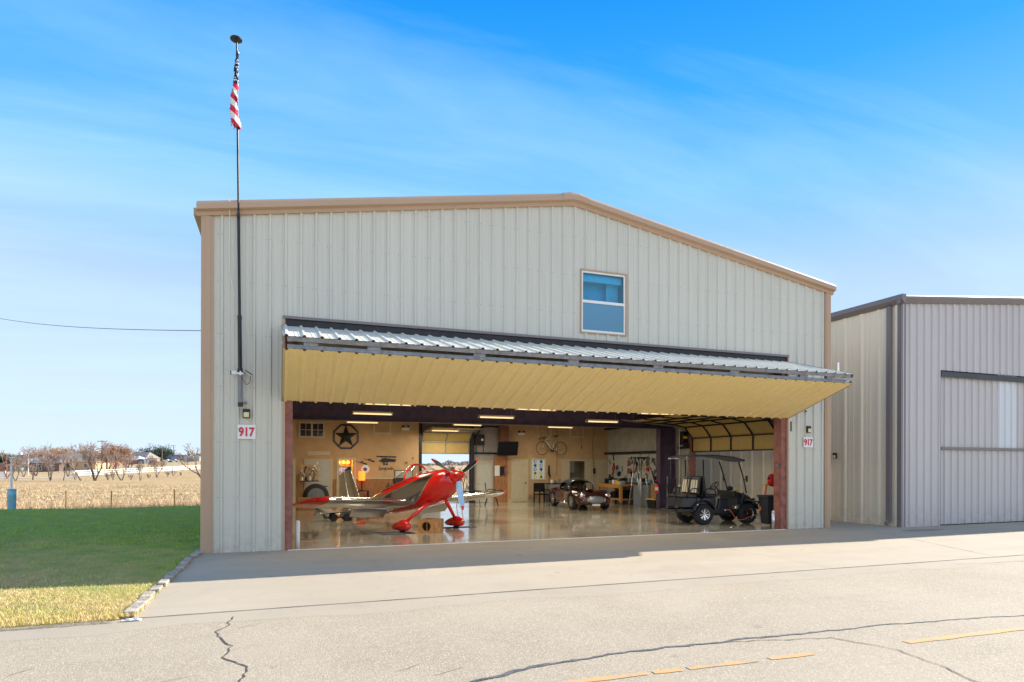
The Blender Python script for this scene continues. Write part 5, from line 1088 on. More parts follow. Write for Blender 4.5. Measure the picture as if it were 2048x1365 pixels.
# ================================================================ golf cart
GC = thing('golf_cart', 'black lifted golf cart with roof, windshield and striped rear seat by the side door', 'golf cart', (14.32, 2.38, fz(2.4)+.008), rad(-4))
cp = mat('cart_paint', (.016, .021, .032), .32, .1, coat=.25); cream = mat('cream_vinyl', (.62, .56, .46), .5)
WBc = 1.63; TR = .48; RW = .325
for wx in (0, WBc):
    for s in (-1, 1):
        y0 = s*(TR+.02); g = MB(); N_ = 36; prof_w = [(.18, -.11), (.28, -.13), (.315, -.095), (.325, 0), (.315, .095), (.28, .13), (.18, .11)]; g.lathe(prof_w, (wx, y0, RW), 'y', N_)
        for k in range(24): a = 2*math.pi*k/24; [g.box(wx+.318*math.cos(a)-.014, wx+.318*math.cos(a)+.014, y0+e-.035, y0+e+.035, RW+.318*math.sin(a)-.022, RW+.318*math.sin(a)+.022, rot=Matrix.Rotation(-a, 3, 'Y')) for e in (-.06, .06)]
        wh = g.build('wheel', M_['rubber'], GC)
        g = MB(); g.lathe([(.175, -.10), (.188, -.11), (.18, .0), (.188, .11), (.175, .10)], (wx, y0, RW), 'y', N_)
        for k in range(8):
            a = 2*math.pi*k/8
            for e in (-.13, .13): g.bar((wx+.03*math.cos(a), y0+s*.085, RW+.03*math.sin(a)), (wx+.18*math.cos(a+e), y0+s*.10, RW+.18*math.sin(a+e)), .016, .02, upv=(0, 1, 0))
        g.lathe([(0, s*.10), (.035, s*.10), (.04, s*.08)], (wx, y0, RW), 'y', 16); g.build('rim', M_['chrome'], wh)
        g = MB(); g.lathe([(0, 0), (.165, 0)], (wx, y0+s*.05, RW), 'y', 24); g.build('rim_back', M_['black'], wh)
        # fender flare arch over the wheel
        g = MB(); A0, A1 = (15, 165); rsx = []
        for k in range(9): a = rad(A0+(A1-A0)*k/8); rr = .37; rsx.append([V3((wx+q*math.cos(a), y0+s*e, RW+.04+q*math.sin(a))) for q, e in ((rr, -.16), (rr+.05, -.16), (rr+.05, .10), (rr+.02, .15), (rr, .13))])
        g.loft(rsx); g.build('fender', cp, GC, smooth=True, auto=40)
g = MB(); g.box(-.35, 1.35, -.50, .50, .40, .47); g.box(.32, 1.28, -.54, -.48, .36, .48); g.box(.32, 1.28, .48, .54, .36, .48); g.build('floor_pan', cp, GC, bevel=.02)
g = MB(); g.box(-.3, WBc+.1, -.32, .32, .26, .40); g.tube([(0, -.45, RW), (0, .45, RW)], .04); g.tube([(WBc, -.45, RW), (WBc, .45, RW)], .03); g.build('chassis', M_['black'], GC)
g = MB(); g.box(-.22, .50, -.48, .48, .58, .86); g.box(-.16, .40, -.40, .40, .47, .58); g.build('seat_base', cp, GC, bevel=.04)
g = MB(); g.box(-.74, -.24, -.47, .47, .56, .84); g.box(-.70, -.30, -.475, -.471, .60, .78); g.build('rear_seat_box', cp, GC, bevel=.03)
for y in (-.25, .25):
    g = MB(); g.box(.10, .55, y-.23, y+.23, .87, .97); g.build('seat_cushion', M_['black'], GC, bevel=.035)
    g = MB(); g.box(.02, .13, y-.22, y+.22, .97, 1.55, rot=Matrix.Rotation(rad(-9), 3, 'Y')); g.build('seat_back', M_['black'], GC, bevel=.045)
    g = MB(); g.box(-.68, -.20, y-.23, y+.23, .85, .95); g.build('rear_seat_cushion', M_['black'], GC, bevel=.035)
    R9 = Matrix.Rotation(rad(9), 3, 'Y'); g = MB(); g.box(-.16, -.06, y-.22, y+.22, .95, 1.52, rot=R9); o = g.build('rear_seat_back', M_['black'], GC, bevel=.045)
    g = MB(); [g.box(-.178, -.160, y+e-.048, y+e+.048, 1.0, 1.42, rot=R9, piv=(-.11, y, 1.235)) for e in (-.125, .02, .145)]; g.build('cream_stripe', cream, o, bevel=.008)
for s in (-1, 1):
    g = MB(); g.tube(catmull([(-.15, s*.47, .95), (-.14, s*.49, 1.12), (-.4, s*.50, 1.14), (-.52, s*.49, .96)]), .02, 6); g.build('arm_rest', M_['black'], GC, smooth=True)
    g = MB(); g.tube(catmull([(.1, s*.49, .9), (.12, s*.5, 1.12), (.4, s*.5, 1.12), (.5, s*.49, .9)]), .02, 6); g.build('arm_rest', M_['black'], GC, smooth=True)
    g = MB(); g.tube([(-.05, s*.53, .80), (-.0, s*.53, 1.4), (-.02, s*.53, 2.08)], .024, 8); g.tube([(-.58, s*.53, .84), (-.56, s*.53, 2.08)], .014, 6); g.build('roof_post', M_['blackm'], GC, smooth=True)
    g = MB(); g.tube(catmull([(1.62, s*.50, .98), (1.50, s*.52, 1.45), (1.30, s*.53, 2.02)]), .024, 8); g.build('windshield_post', M_['blackm'], GC, smooth=True)
    g = MB(); g.box(1.52, 1.56, s*.62-.04, s*.62+.04, 1.36, 1.56); g.bar((1.52, s*.53, 1.44), (1.54, s*.6, 1.46), .02); g.build('mirror', M_['black'], GC, bevel=.015)
    g = MB(); g.ball((2.02, s*.36, .78), .05, .10, .05); g.build('headlight', M_['chrome'], GC, smooth=True)
    g = MB(); g.tube(catmull([(.95+.33, s*.52, .48), (1.42, s*.53, .75), (1.5, s*.52, 1.0)]), .03, 6); g.build('cowl_edge', cp, GC, smooth=True)
    g = MB(); g.bar((-.36, s*.05+s*.40, .30+.16), (-.98, s*.45, .44), .05); g.tube([(-.98, s*.50, .44), (-1.02, s*.50, .55), (-1.03, s*.50, 1.15)], .02, 8); g.build('grab_rail', M_['blackm'], GC, smooth=True)
g = MB(); g.box(-1.02, -.62, -.48, .48, .40, .45); g.box(-.92, -.3, -.50, -.44, .42, .50); g.build('foot_deck', M_['black'], GC, bevel=.01)
g = MB(); rs = []
for x, w_, z in ((-.68, .50, 2.11), (-.62, .60, 2.15), (-.3, .62, 2.20), (.5, .62, 2.20), (1.1, .61, 2.15), (1.52, .58, 2.06), (1.56, .50, 2.04)): rs.append([V3((x, w_*math.cos(q*math.pi/8), z+(.045 if 0 < q < 8 else -.025 if q > 8 else 0)*abs(math.sin(q*math.pi/8))**.5)) for q in range(16)])
g.loft(rs); g.build('roof', cp, GC, smooth=True, auto=50)
g = MB(); g.add([(1.60, -.48, 1.0), (1.60, .48, 1.0), (1.31, .50, 2.0), (1.31, -.50, 2.0)], [(0, 1, 2, 3)]); g.build('windshield', glassmat('thin_screen', (.93, .95, .95), .0), GC); 
g = MB(); g.tube([(1.47, -.5, 1.50), (1.47, .5, 1.50)], .006, 5); g.tube([(1.54, -.5, 1.25), (1.54, .5, 1.25)], .006, 5); g.build('windshield_joint', M_['alu'], GC)
g = MB(); rs = []   # cowl and hood
for x, w_, zb, zt in ((1.28, .46, .50, 1.00), (1.45, .48, .52, 1.04), (1.62, .46, .58, 1.00), (1.82, .42, .60, .92), (2.0, .34, .60, .80), (2.08, .22, .62, .70)): rs.append([V3((x, w_*sx_, zb+(zt-zb)*sz_)) for sx_, sz_ in ((-1, 0), (-1, .7), (-.8, .93), (0, 1), (.8, .93), (1, .7), (1, 0))])
g.loft(rs); g.build('front_cowl', cp, GC, smooth=True, auto=45)
g = MB(); g.box(1.15, 1.3, -.46, .46, .86, 1.06); g.build('dashboard', M_['black'], GC, bevel=.03)
g = MB(); c0 = V3((.92, .25, 1.2)); Rw = Matrix.Rotation(rad(-50), 3, 'Y'); g.tube([c0+Rw @ V3((.17*math.cos(a), .17*math.sin(a), 0)) for a in [i*math.pi/10 for i in range(21)]], .016, 6, caps=False); g.tube([c0, (1.2, .25, .95)], .02); [g.bar(c0, c0+Rw @ V3((.17*math.cos(a), .17*math.sin(a), 0)), .02) for a in (0, 2.1, 4.2)]; g.build('steering_wheel', M_['black'], GC)
g = MB(); g.tube([(2.05, -.3, .58), (2.22, -.3, .60), (2.26, -.3, .72)], .022); g.tube([(2.05, .3, .58), (2.22, .3, .60), (2.26, .3, .72)], .022); g.tube([(2.25, -.38, .68), (2.25, .38, .68)], .025); g.build('bumper', M_['blackm'], GC)
g = MB(); g.tube([(.55, -.50, .46), (.6, -.51, .80), (.92, -.51, .82), (1.0, -.51, .5)], .03, 6); g.prism([(.55, .48), (.58, .82), (.92, .84), (1.0, .48)], (0, -.5, 0), (1, 0, 0), (0, 0, 1), (0, .06, 0)); g.build('side_panel', cp, GC)
g = MB(); g.ball((.78, -.57, .45), .035, .02, .035); g.build('charge_port', M_['alu'], GC, smooth=True)
g = MB(); g.ball((0, 0, .04), .06, .05, .04); o = g.build('glove', M_['yellow']); p = GC.matrix_basis @ V3((1.50, -.15, 1.03)); o.location = p; tag(o, 'small yellow item lying on the dashboard of the golf cart', 'glove')
g = MB(); g.ball((0, 0, .08), .12, .10, .08); o = g.build('cap', M_['black']); o.location = GC.matrix_basis @ V3((1.42, .1, 1.04)); tag(o, 'black cap lying on the dashboard of the golf cart', 'cap')
ORD = 'first second third fourth fifth sixth seventh eighth ninth tenth eleventh twelfth thirteenth fourteenth fifteenth sixteenth'.split()
# ================================================================ fluorescent lights
def tube_light(x0, y, z, label, L_=1.28, lit=True):
    r = thing('fluorescent_light', label, 'ceiling light', (x0+L_/2, y, z), rad(random.Random(int(x0*9+y)).uniform(-.6, .6)), 'hanging fluorescent lights')
    g = MB(); g.box(-L_/2, L_/2, -.09, .09, .03, .075); g.box(-L_/2, -L_/2+.03, -.10, .10, -.03, .075); g.box(L_/2-.03, L_/2, -.10, .10, -.03, .075); g.build('fixture_body', M_['cream'], r, bevel=.006)
    for y_ in (-.05, .05): g = MB(); g.tube([(-L_/2+.04, y_, .0), (L_/2-.04, y_, .0)], .019, 8); g.build('tube', M_['tube'], r, smooth=True)
    g = MB()
    for x in (-L_/2+.08, L_/2-.08): g.tube([(x, 0, .076), (x, 0, 4.21-z)], .004, 4)
    g.build('hanger_wire', M_['galv'], r)
    al_ = bpy.data.lights.new('tube_glow', 'AREA'); al_.shape = 'RECTANGLE'; al_.size = L_-.1; al_.size_y = .16; al_.energy = LUM; al_.color = (1, .88, .68)
    ao = bpy.data.objects.new('tube_glow', al_); COL.objects.link(ao); ao.parent = r; ao.location = (0, 0, -.04)
LUM = 24
for x, y, z, lb in ((3.65, 2.2, 3.55, 'leftmost light in the front row just under the edge of the open door'), (7.98, 2.2, 3.55, 'middle light in the front row just under the edge of the open door'), (12.1, 2.2, 3.55, 'right light in the front row close to the side door track'),
                 (3.70, 5.6, 3.54, 'left light hanging before the dark beam above the star'), (7.9, 5.6, 3.54, 'middle light hanging before the dark beam'), (12.0, 5.6, 3.50, 'right light hanging before the dark beam above the framed openings'),
                 (4.03, 11, 3.60, 'left light behind the beam, touching the top of the star'), (8.42, 11, 3.60, 'upper of the two close lights above the rear door'), (12.76, 11, 3.60, 'right light behind the beam above the bicycle'), (7.85, 12.6, 3.42, 'lower farther light close to the rear sectional door')):
    tube_light(x, y, z, 'fluorescent strip, '+lb)
# ================================================================ things on the back wall
Yw = YB-.003
def flat(name, draw, m, label, cat, loc, parts=None):
    g = MB(); draw(g); o = g.build(name, m); o.location = loc; return tag(o, label, cat)
# star in an octagon
r = thing('wall_star', 'large black star inside an octagon ring hung high on the tan wall', 'wall decoration', (4.30, Yw, 3.14))
g = MB(); R8 = .60; o8 = [(R8*math.cos(rad(22.5+45*k)), R8*math.sin(rad(22.5+45*k))) for k in range(8)]; i8 = [(x*.86, y*.86) for x, y in o8]
for k in range(8): g.prism([o8[k], o8[(k+1) % 8], i8[(k+1) % 8], i8[k]], (0, -.04, 0), (1, 0, 0), (0, 0, 1), (0, .04, 0))
g.build('octagon_ring', M_['blackm'], r)
g = MB(); st = [((.53 if k % 2 == 0 else .20)*math.sin(math.pi*k/5), (.53 if k % 2 == 0 else .20)*math.cos(math.pi*k/5)) for k in range(10)]
for k in range(10): a, b_ = st[k], st[(k+1) % 10]; g.add([(0, -.09, 0), (a[0], -.03, a[1]), (b_[0], -.03, b_[1])], [(0, 1, 2)])
g.build('star', M_['blackm'], r)
# biplane silhouette, darts, script
g = MB()
for z, x0, x1 in ((.14, -.42, .44), (-.06, -.30, .40)): g.prism([(x0, z-.02), (x1, z-.035), (x1+.03, z+.02), (x0-.03, z+.035)], (0, -.02, 0), (1, 0, 0), (0, 0, 1), (0, .02, 0))
g.prism([(-.25, .0), (-.1, .08), (.35, .02), (.44, .04), (.44, -.02), (.1, -.1), (-.2, -.12)], (0, -.03, 0), (1, 0, 0), (0, 0, 1), (0, .009, 0))
for x in (-.2, -.02, .16, .3): g.bar((x, -.015, -.06), (x+.03, -.015, .14), .015)
for x in (-.1, .03): g.lathe([(0, -.02), (.045, -.02), (.045, 0), (0, 0)], (x, 0, -.20), 'y', 14); g.bar((x, -.01, -.2), (x+.03, -.01, -.08), .015)
o = g.build('biplane_silhouette', M_['blackm']); o.location = (6.08, Yw, 2.12); tag(o, 'black metal biplane silhouette on the tan wall', 'wall decoration')
for i, (x, z) in enumerate(((5.0, 1.98), (5.32, 2.1))):
    g = MB(); g.bar((-.25, -.01, .06), (.1, -.01, -.04), .018); g.prism([(.0, -.02), (.2, -.10), (.25, -.05), (.1, .0)], (0, -.02, 0), (1, 0, 0), (0, 0, 1), (0, .015, 0)); g.prism([(-.1, .02), (.05, .08), (.08, .03), (.0, .0)], (0, -.02, 0), (1, 0, 0), (0, 0, 1), (0, .014, 0))
    o = g.build('dart_silhouette', M_['blackm']); o.location = (x, Yw, z); tag(o, ('lower left' if i == 0 else 'upper right')+' of two small dark plane silhouettes above the round plate', 'wall decoration', 'small plane silhouettes')
g = MB(); pts = []; rnx = random.Random(2)
for k in range(150): u = k/149; am = .035+.05*max(0, math.sin(u*17))**4; pts.append((-.34+.68*u+.022*math.cos(u*62), -.01, am*math.sin(u*62)))
g.tube(pts, .007, 4); g.tube([(-.33, -.01, -.08), (-.31, -.01, .14)], .008, 4); g.tube([(-.1, -.01, -.14), (-.08, -.01, .03)], .007, 4); o = g.build('script_word', M_['blackm']); o.location = (6.1, Yw, 1.72); tag(o, 'black cursive script word on the wall under the biplane', 'wall lettering')
for i, (x, z, s) in enumerate(((7.0, 1.98, .09), (7.3, 2.2, .06))):
    g = MB(); g.prism([((s if k % 2 == 0 else s*.42)*math.sin(math.pi*k/5), (s if k % 2 == 0 else s*.42)*math.cos(math.pi*k/5)) for k in range(10)], (0, -.02, 0), (1, 0, 0), (0, 0, 1), (0, .02, 0)); o = g.build('small_star', M_['red']); o.location = (x, Yw, z); tag(o, ('larger dark red' if i == 0 else 'smaller upper')+' little star on the wall left of the rear door', 'wall decoration', 'little wall stars')
r = thing('wall_plate', 'round white plate with dark blue centre on the tan wall', 'plate', (5.14, Yw, 1.69)); g = MB(); g.lathe([(0, -.03), (.12, -.035), (.2, -.02), (.205, 0)], (0, 0, 0), 'y', 26); g.build('rim', M_['white'], r, smooth=True); g = MB(); g.lathe([(0, -.045), (.08, -.045), (.085, -.03)], (0, 0, 0), 'y', 20); g.build('centre', mat('blue_centre', (.04, .09, .22), .3), r)
# lit lamp on a small stand
r = thing('table_lamp', 'glowing orange lamp shade on a dark stand beside the doorway', 'lamp', (4.95, 13.5, fz(13.5))); g = MB(); g.lathe([(.14, 1.12), (.145, 1.5), (.13, 1.52)], n=20); g.build('lamp_shade', mat('lit_shade', (.8, .3, .05), .6, emit=(1, .17, .01, 1.0)), r, smooth=True); g = MB(); g.tube([(0, 0, .7), (0, 0, 1.3)], .02); g.lathe([(0, .0), (.1, 0), (.1, .02), (0, .03)], (0, 0, .68)); g.build('lamp_base', M_['blackm'], r)
r = thing('side_table', 'dark slatted side table under the glowing orange lamp', 'table', (5.0, 13.5, fz(13.5))); g = MB(); g.box(-.25, .25, -.2, .2, .64, .67); g.build('table_top', M_['blackm'], r); [MB().tube([(x, y, 0), (x, y, .64)], .02).build('leg', M_['blackm'], r) for x in (-.22, .22) for y in (-.17, .17)]
# vanity in the lit side room
r = thing('vanity_light', 'row of orange glowing bulbs above the mirror in the small side room', 'lamp', (4.32, 15.36, 2.0)); g = MB(); g.box(-.34, .34, -.03, 0, -.12, .12); g.build('back_plate', M_['wood'], r)
for x in (-.22, 0, .22): g = MB(); g.ball((x, -.10, 0), .075); g.build('bulb', mat('bulb%d' % int(x*100), (.9, .5, .1), .4, emit=(1, .25, .02, 2.5)), r, smooth=True)
pl_ = bpy.data.lights.new('bulb_glow', 'POINT'); pl_.energy = 9; pl_.color = (1, .45, .12); pl_.shadow_soft_size = .1; po = bpy.data.objects.new('bulb_glow', pl_); COL.objects.link(po); po.parent = r; po.location = (0, -.25, 0)
r = thing('wall_mirror', 'bright mirror with pale sky reflection in the small side room', 'mirror', (4.30, 15.38, 1.55)); g = MB(); g.box(-.36, .36, -.02, 0, -.22, .26); g.build('frame', M_['blackm'], r); g = MB(); g.box(-.32, .32, -.03, -.021, -.18, .22); g.build('mirror_glass', M_['chrome'], r)
# heads, boxes
for x, z, lb in ((6.95, 3.55, 'white emergency light box high on the wall left of the rear door'), (12.63, 3.42, 'white emergency light box high on the wall above the narrow door')):
    r = thing('emergency_light', lb, 'emergency light', (x, Yw, z), 0, 'emergency light boxes'); g = MB(); g.box(-.17, .17, -.07, 0, -.07, .06); g.build('housing', M_['white'], r, bevel=.01); g = MB(); [g.lathe([(0, -.12), (.05, -.12), (.055, -.06), (0, -.05)], (e, 0, .10), 'y', 14) for e in (-.12, .12)]; g.build('lamp_head', M_['blackm'], r)
g = MB(); g.box(-.47, .47, -.03, 0, -.09, .09); o = g.build('wall_plaque', M_['cream'], bevel=.008); o.location = (3.14, Yw, 2.385); tag(o, 'long cream plaque above the pale grey door', 'plaque')
r = thing('whiteboard', 'black framed pale board on the wall behind the aeroplane canopy', 'board', (6.88, Yw, 1.32)); g = MB(); g.box(-.42, .42, -.03, -.0, -.33, .33); g.build('frame', M_['blackm'], r); g = MB(); g.box(-.39, .39, -.036, -.031, -.30, .30); g.build('board_face', M_['greydoor'], r)
r = thing('storage_cabinet', 'dark grey metal cabinet standing before the rear door opening', 'cabinet', (8.0, 13.45, fz(13.4))); g = MB(); g.box(-.45, .45, -.25, .25, 0, 1.28); g.build('cabinet_body', M_['grey'], r, bevel=.01); g = MB(); g.box(-.43, -.01, -.262, -.251, .04, 1.24); g.box(.01, .43, -.262, -.251, .04, 1.24); g.build('cabinet_door', M_['grey'], r)
for x, h in ((7.75, .10), (7.95, .22), (8.18, .16)): g = MB(); g.lathe([(0, 0), (.045, 0), (.045, h*.7), (.02, h*.8), (.02, h), (0, h)], n=12); o = g.build('bottle', M_['red'] if x > 7.8 else M_['blackm']); o.location = (x, 13.4, fz(13.4)+1.281); tag(o, {.10: 'short dark', .22: 'tall red', .16: 'medium red'}[h]+' bottle on top of the dark grey metal cabinet', 'bottle', 'bottles on the cabinet')
# TV
r = thing('television', 'wall television tilted down from the column over the plank partition', 'television', (11.72, 13.25, 2.68), rad(12)); g = MB(); Rt = Matrix.Rotation(rad(12), 3, 'X') @ Matrix.Rotation(rad(-1), 3, 'Y'); g.box(-.56, .56, -.03, .03, -.34, .34, rot=Rt); g.build('casing', M_['black'], r, bevel=.01); g = MB(); g.box(-.54, .54, -.036, -.031, -.32, .32, rot=Rt, piv=(0, 0, 0)); g.build('screen', M_['navy'], r); g = MB(); g.bar((0, .03, 0), (0, .4, .1), .06); g.build('mount', M_['blackm'], r)
# poster
r = thing('framed_poster', 'cream framed poster with bright blue and pale car pictures between the two doors', 'poster', (13.54, Yw, 1.685)); g = MB(); [g.box(*q) for q in ((-.42, .42, -.04, 0, -.55, -.47), (-.42, .42, -.04, 0, .47, .55), (-.42, -.34, -.04, 0, -.47, .47), (.34, .42, -.04, 0, -.47, .47))]; g.build('frame', M_['cream'], r)
g = MB(); g.box(-.34, .34, -.02, -.005, -.47, .47, 0); rnx = random.Random(5)
for j in range(5):
    for i in range(2):
        cx, cz = -.16+.32*i, .38-.19*j; c_ = 1 if j < 3 else 2; g.lathe([(0, 0), (.085, 0), (.085, .004), (0, .004)], (cx, -.026, cz), 'y', 16, c_); g.lathe([(0, 0), (.05, 0)], (cx+.01, -.030, cz), 'y', 12, 3 if (i+j) % 2 else 0)
g.build('picture', [M_['signw'], mat('poster_blue', (.06, .28, .62), .4), mat('poster_green', (.45, .60, .22), .4), mat('poster_dark', (.03, .04, .06), .4)], r)
# bicycle
r = thing('bicycle', 'light framed road bicycle hung high on the tan wall', 'bicycle', (14.15, 13.62, 2.72), rad(2)); Rb = .325
for x in (-.51, .51):
    g = MB(); g.tube([(x+Rb*math.cos(a), 0, Rb*math.sin(a)) for a in [i*math.pi/16 for i in range(33)]], .016, 6, caps=False); wq = g.build('wheel', M_['black'], r, smooth=True); g = MB(); [g.tube([(x, 0, 0), (x+Rb*math.cos(a), 0, Rb*math.sin(a))], .0025, 3) for a in [i*math.pi/9 for i in range(18)]]; g.ball((x, 0, 0), .025); g.build('spokes', M_['chrome'], wq)
BBk = (.03, -.02, -.06); ht_, hb_ = (-.36, 0, .46), (-.33, 0, .36); stt = (.20, 0, .46); g = MB()
for a, b_, w_ in ((hb_, BBk, .024), (ht_, stt, .02), (stt, BBk, .022), (BBk, (.51, 0, 0), .012), (stt, (.51, 0, 0), .010), (hb_, (-.51, 0, 0), .014), (hb_, ht_, .022)): g.tube([a, b_], w_, 7)
g.build('frame', mat('silver_paint', (.66, .64, .58), .35, .3), r, smooth=True)
g = MB(); g.tube(catmull([(-.35, -.2, .54), (-.48, -.21, .55), (-.55, -.21, .48), (-.46, -.21, .40)]), .016, 6); g.tube(catmull([(-.35, .2, .54), (-.48, .21, .55), (-.55, .21, .48), (-.46, .21, .40)]), .016, 6); g.tube([(-.35, -.2, .54), (-.35, .2, .54)], .016); g.tube([ht_, (-.35, 0, .54)], .015); g.build('handlebar', M_['black'], r)
g = MB(); g.tube([stt, (.23, 0, .60)], .014); g.box(.10, .36, -.05, .05, .60, .64); g.build('saddle', M_['black'], r, bevel=.01)
g = MB(); g.lathe([(.05, -.01), (.10, -.005), (.10, .005), (.05, .01)], BBk, 'y', 20); g.tube([BBk, (.12, -.05, -.2)], .012); g.build('crank', M_['blackm'], r)
r = thing('hanging_strap', 'black long gun shaped case hanging on the wall above the dark chair', 'case', (14.12, Yw, 1.5)); g = MB(); g.prism([(-.03, .38), (.04, .38), (.05, .0), (.10, -.18), (.03, -.22), (-.05, -.02)], (0, -.05, 0), (1, 0, 0), (0, 0, 1), (0, .05, 0)); g.tube([(.03, -.03, -.22), (.0, -.03, -.42)], .015); g.build('case_body', M_['black'], r)
g = MB(); g.tube([(0, 0, .6), (0, 0, -.25)], .006, 4); g.tube([(-.0, 0, -.25), (.0, 0, -.38)], .02, 6); o = g.build('pull_cord', M_['blackm']); o.location = (15.88, YB-.1, 3.1); tag(o, 'dark pull cord hanging from the right framed opening', 'cord')
for x, a, z0 in ((14.5, .05, 1.4), (16.65, -.12, 1.25)): g = MB(); g.tube(catmull([(0, 0, 4.1-2.0), (a, 0, 3-2.0), (a*.4, 0, z0-2)]), .008, 4); o = g.build('hanging_cable', M_['blackm']); o.location = (x, YB-.08, 2.0); tag(o, 'thin dark cable hanging down the tan wall '+('right of the bicycle' if a > 0 else 'between the double doorway and the last door'), 'cable')
g = MB(); g.box(-.06, .06, -.06, 0, -.16, .12); o = g.build('lock_box', M_['blackm'], bevel=.01); o.location = (16.62, YB-.05, 1.62); tag(o, 'black box on the wall strip between the double doorway and last door', 'box')
# inside the double doorway: white wall cabinet
r = thing('wall_cabinet', 'white wall cabinet seen through the open double doorway', 'cabinet', (15.72, 15.1, 1.5)); g = MB(); g.box(-.40, .40, 0, .28, 0, .68); g.build('cabinet_body', M_['white'], r); g = MB(); g.box(-.38, -.01, -.02, 0, .02, .66); g.box(.01, .38, -.02, 0, .02, .66); g.build('cabinet_door', M_['white'], r)
# stuff on the planks
for x, z, w_, h, m_, lb in ((11.40, 1.62, .26, .50, 'signw', 'white paper notice on the plank partition'), (11.62, 1.6, .16, .44, 'blackm', 'dark bag hanging next to the white notice on the planks'), (11.82, 1.66, .14, .46, 'red', 'dark red bag hanging at the right edge of the planks')):
    g = MB(); g.prism([(-w_/2, h/2), (w_/2, h/2), (w_/2*1.05, -h/2*.8), (w_*.2, -h/2), (-w_/2*.9, -h/2*.9)] if m_ != 'signw' else [(-w_/2, -h/2), (w_/2, -h/2), (w_/2, h/2), (-w_/2, h/2)], (0, -.08 if m_ != 'signw' else -.01, 0), (1, 0, 0), (0, 0, 1), (0, .08 if m_ != 'signw' else .01, 0)); o = g.build('notice' if m_ == 'signw' else 'hanging_bag', M_[m_]); o.location = (x, YB-.03, z); tag(o, lb, 'notice' if m_ == 'signw' else 'bag')
# chairs and tables
def armchair(x, y, rz, label, m_='grey', pads=False):
    r = thing('arm_chair', label, 'chair', (x, y, fz(y)), rz, 'chairs by the back wall')
    for a in (-.28, .28):
        for b_ in (-.26, .26): g = MB(); g.box(a-.025, a+.025, b_-.025, b_+.025, 0, .62 if b_ < 0 else .95); g.build('leg', M_[m_], r)
        g = MB(); g.box(a-.035, a+.035, -.28, .26, .62, .65); g.build('arm_rest', M_[m_], r)
    g = MB(); g.box(-.27, .27, -.27, .25, .38, .44); g.build('seat', M_[m_], r, bevel=.01)
    g = MB(); g.box(-.27, .27, .235, .275, .52, .95); g.build('backrest', M_[m_], r); return r
armchair(13.42, 13.1, rad(8), 'dark slatted armchair left of the maroon car', 'blackm')
r = thing('side_cabinet', 'low dark cabinet with clutter between the armchair and the car', 'cabinet', (14.2, 13.3, fz(13.3))); g = MB(); g.box(-.4, .4, -.25, .25, 0, .9); g.build('cabinet_body', M_['grey'], r, bevel=.01); g = MB(); g.box(-.43, .43, -.27, .27, .901, .94); g.build('cabinet_top', M_['blackm'], r)
for dx, s, m_, lb in ((-.2, .09, 'white', 'small white jar'), (.0, .07, 'red', 'small red pot'), (.2, .10, 'galv', 'grey metal can')): g = MB(); g.lathe([(0, 0), (s*.7, 0), (s*.7, s*1.6), (s*.5, s*1.8), (0, s*1.8)], n=12); o = g.build('jar', M_[m_]); o.location = (14.2+dx, 13.25, fz(13.3)+.941); tag(o, lb+' on the low dark cabinet behind the car', 'jar', 'clutter on the low cabinet')
r = thing('folding_chair', 'black metal chair standing behind the right wing of the aeroplane', 'chair', (10.5, 12.0, fz(12)), rad(75))
g = MB(); g.box(-.25, .25, -.22, .22, .44, .50); g.build('seat', M_['black'], r, bevel=.02)
g = MB(); g.prism([(-.24, 0), (.24, 0), (.22, .5), (-.22, .5)], (0, .22, .52), (1, 0, 0), (0, .12, 1), (0, .03, 0)); g.build('backrest', M_['blackm'], r)
for a in (-.23, .23):
    for b_ in (-1, 1): g = MB(); g.tube([(a, b_*.30, 0), (a, b_*.16, .46)], .015); g.build('leg', M_['blackm'], r)
    g = MB(); g.tube(catmull([(a*1.1, .2, .5), (a*1.15, .15, .72), (a*1.15, -.2, .70)]), .012, 5); g.build('arm_rest', M_['blackm'], r)
r = thing('folding_table', 'dark low table behind the propeller', 'table', (9.3, 11.6, fz(11.6)), rad(10)); g = MB(); g.box(-.5, .5, -.3, .3, .66, .70); g.build('table_top', M_['blackm'], r); [MB().tube([(x, y, 0), (x*.8, y, .66)], .016).build('leg', M_['blackm'], r) for x in (-.45, .45) for y in (-.25, .25)]
# left corner clutter
r = thing('tool_shelf', 'shelf with hanging tools next to the pale grey door', 'shelf', (2.65, 13.0, 0)); g = MB(); g.box(-.3, .45, -.15, .3, 1.18, 1.22); g.build('shelf_board', M_['blackm'], r); g = MB(); g.box(-.3, .45, .26, .3, 1.22, 1.9); g.build('back_panel', M_['tan'], r)
rn = random.Random(9)
XS = [2.65-.25+.6*((q*5) % 9)/8 for q in range(9)]
for k in range(9):
    z = rn.uniform(1.3, 1.8); x = XS[k]; g = MB(); g.tube([(0, 0, -.12), (0, 0, .10)], .018, 6); g.box(-.05, .05, -.015, .015, .10, .15); o = g.build('hand_tool', M_[rn.choice(['grey', 'blackm', 'galv', 'black', 'white'])]); o.location = (x, 13.2, z); o.rotation_euler = (0, rn.uniform(-.7, .7), 0); tag(o, ['first', 'second', 'third', 'fourth', 'fifth', 'sixth', 'seventh', 'eighth', 'ninth'][sorted(range(9), key=lambda q: XS[q]).index(k)]+' from the left of the tools hanging above the dark shelf', 'hand tool', 'tools above the dark shelf')
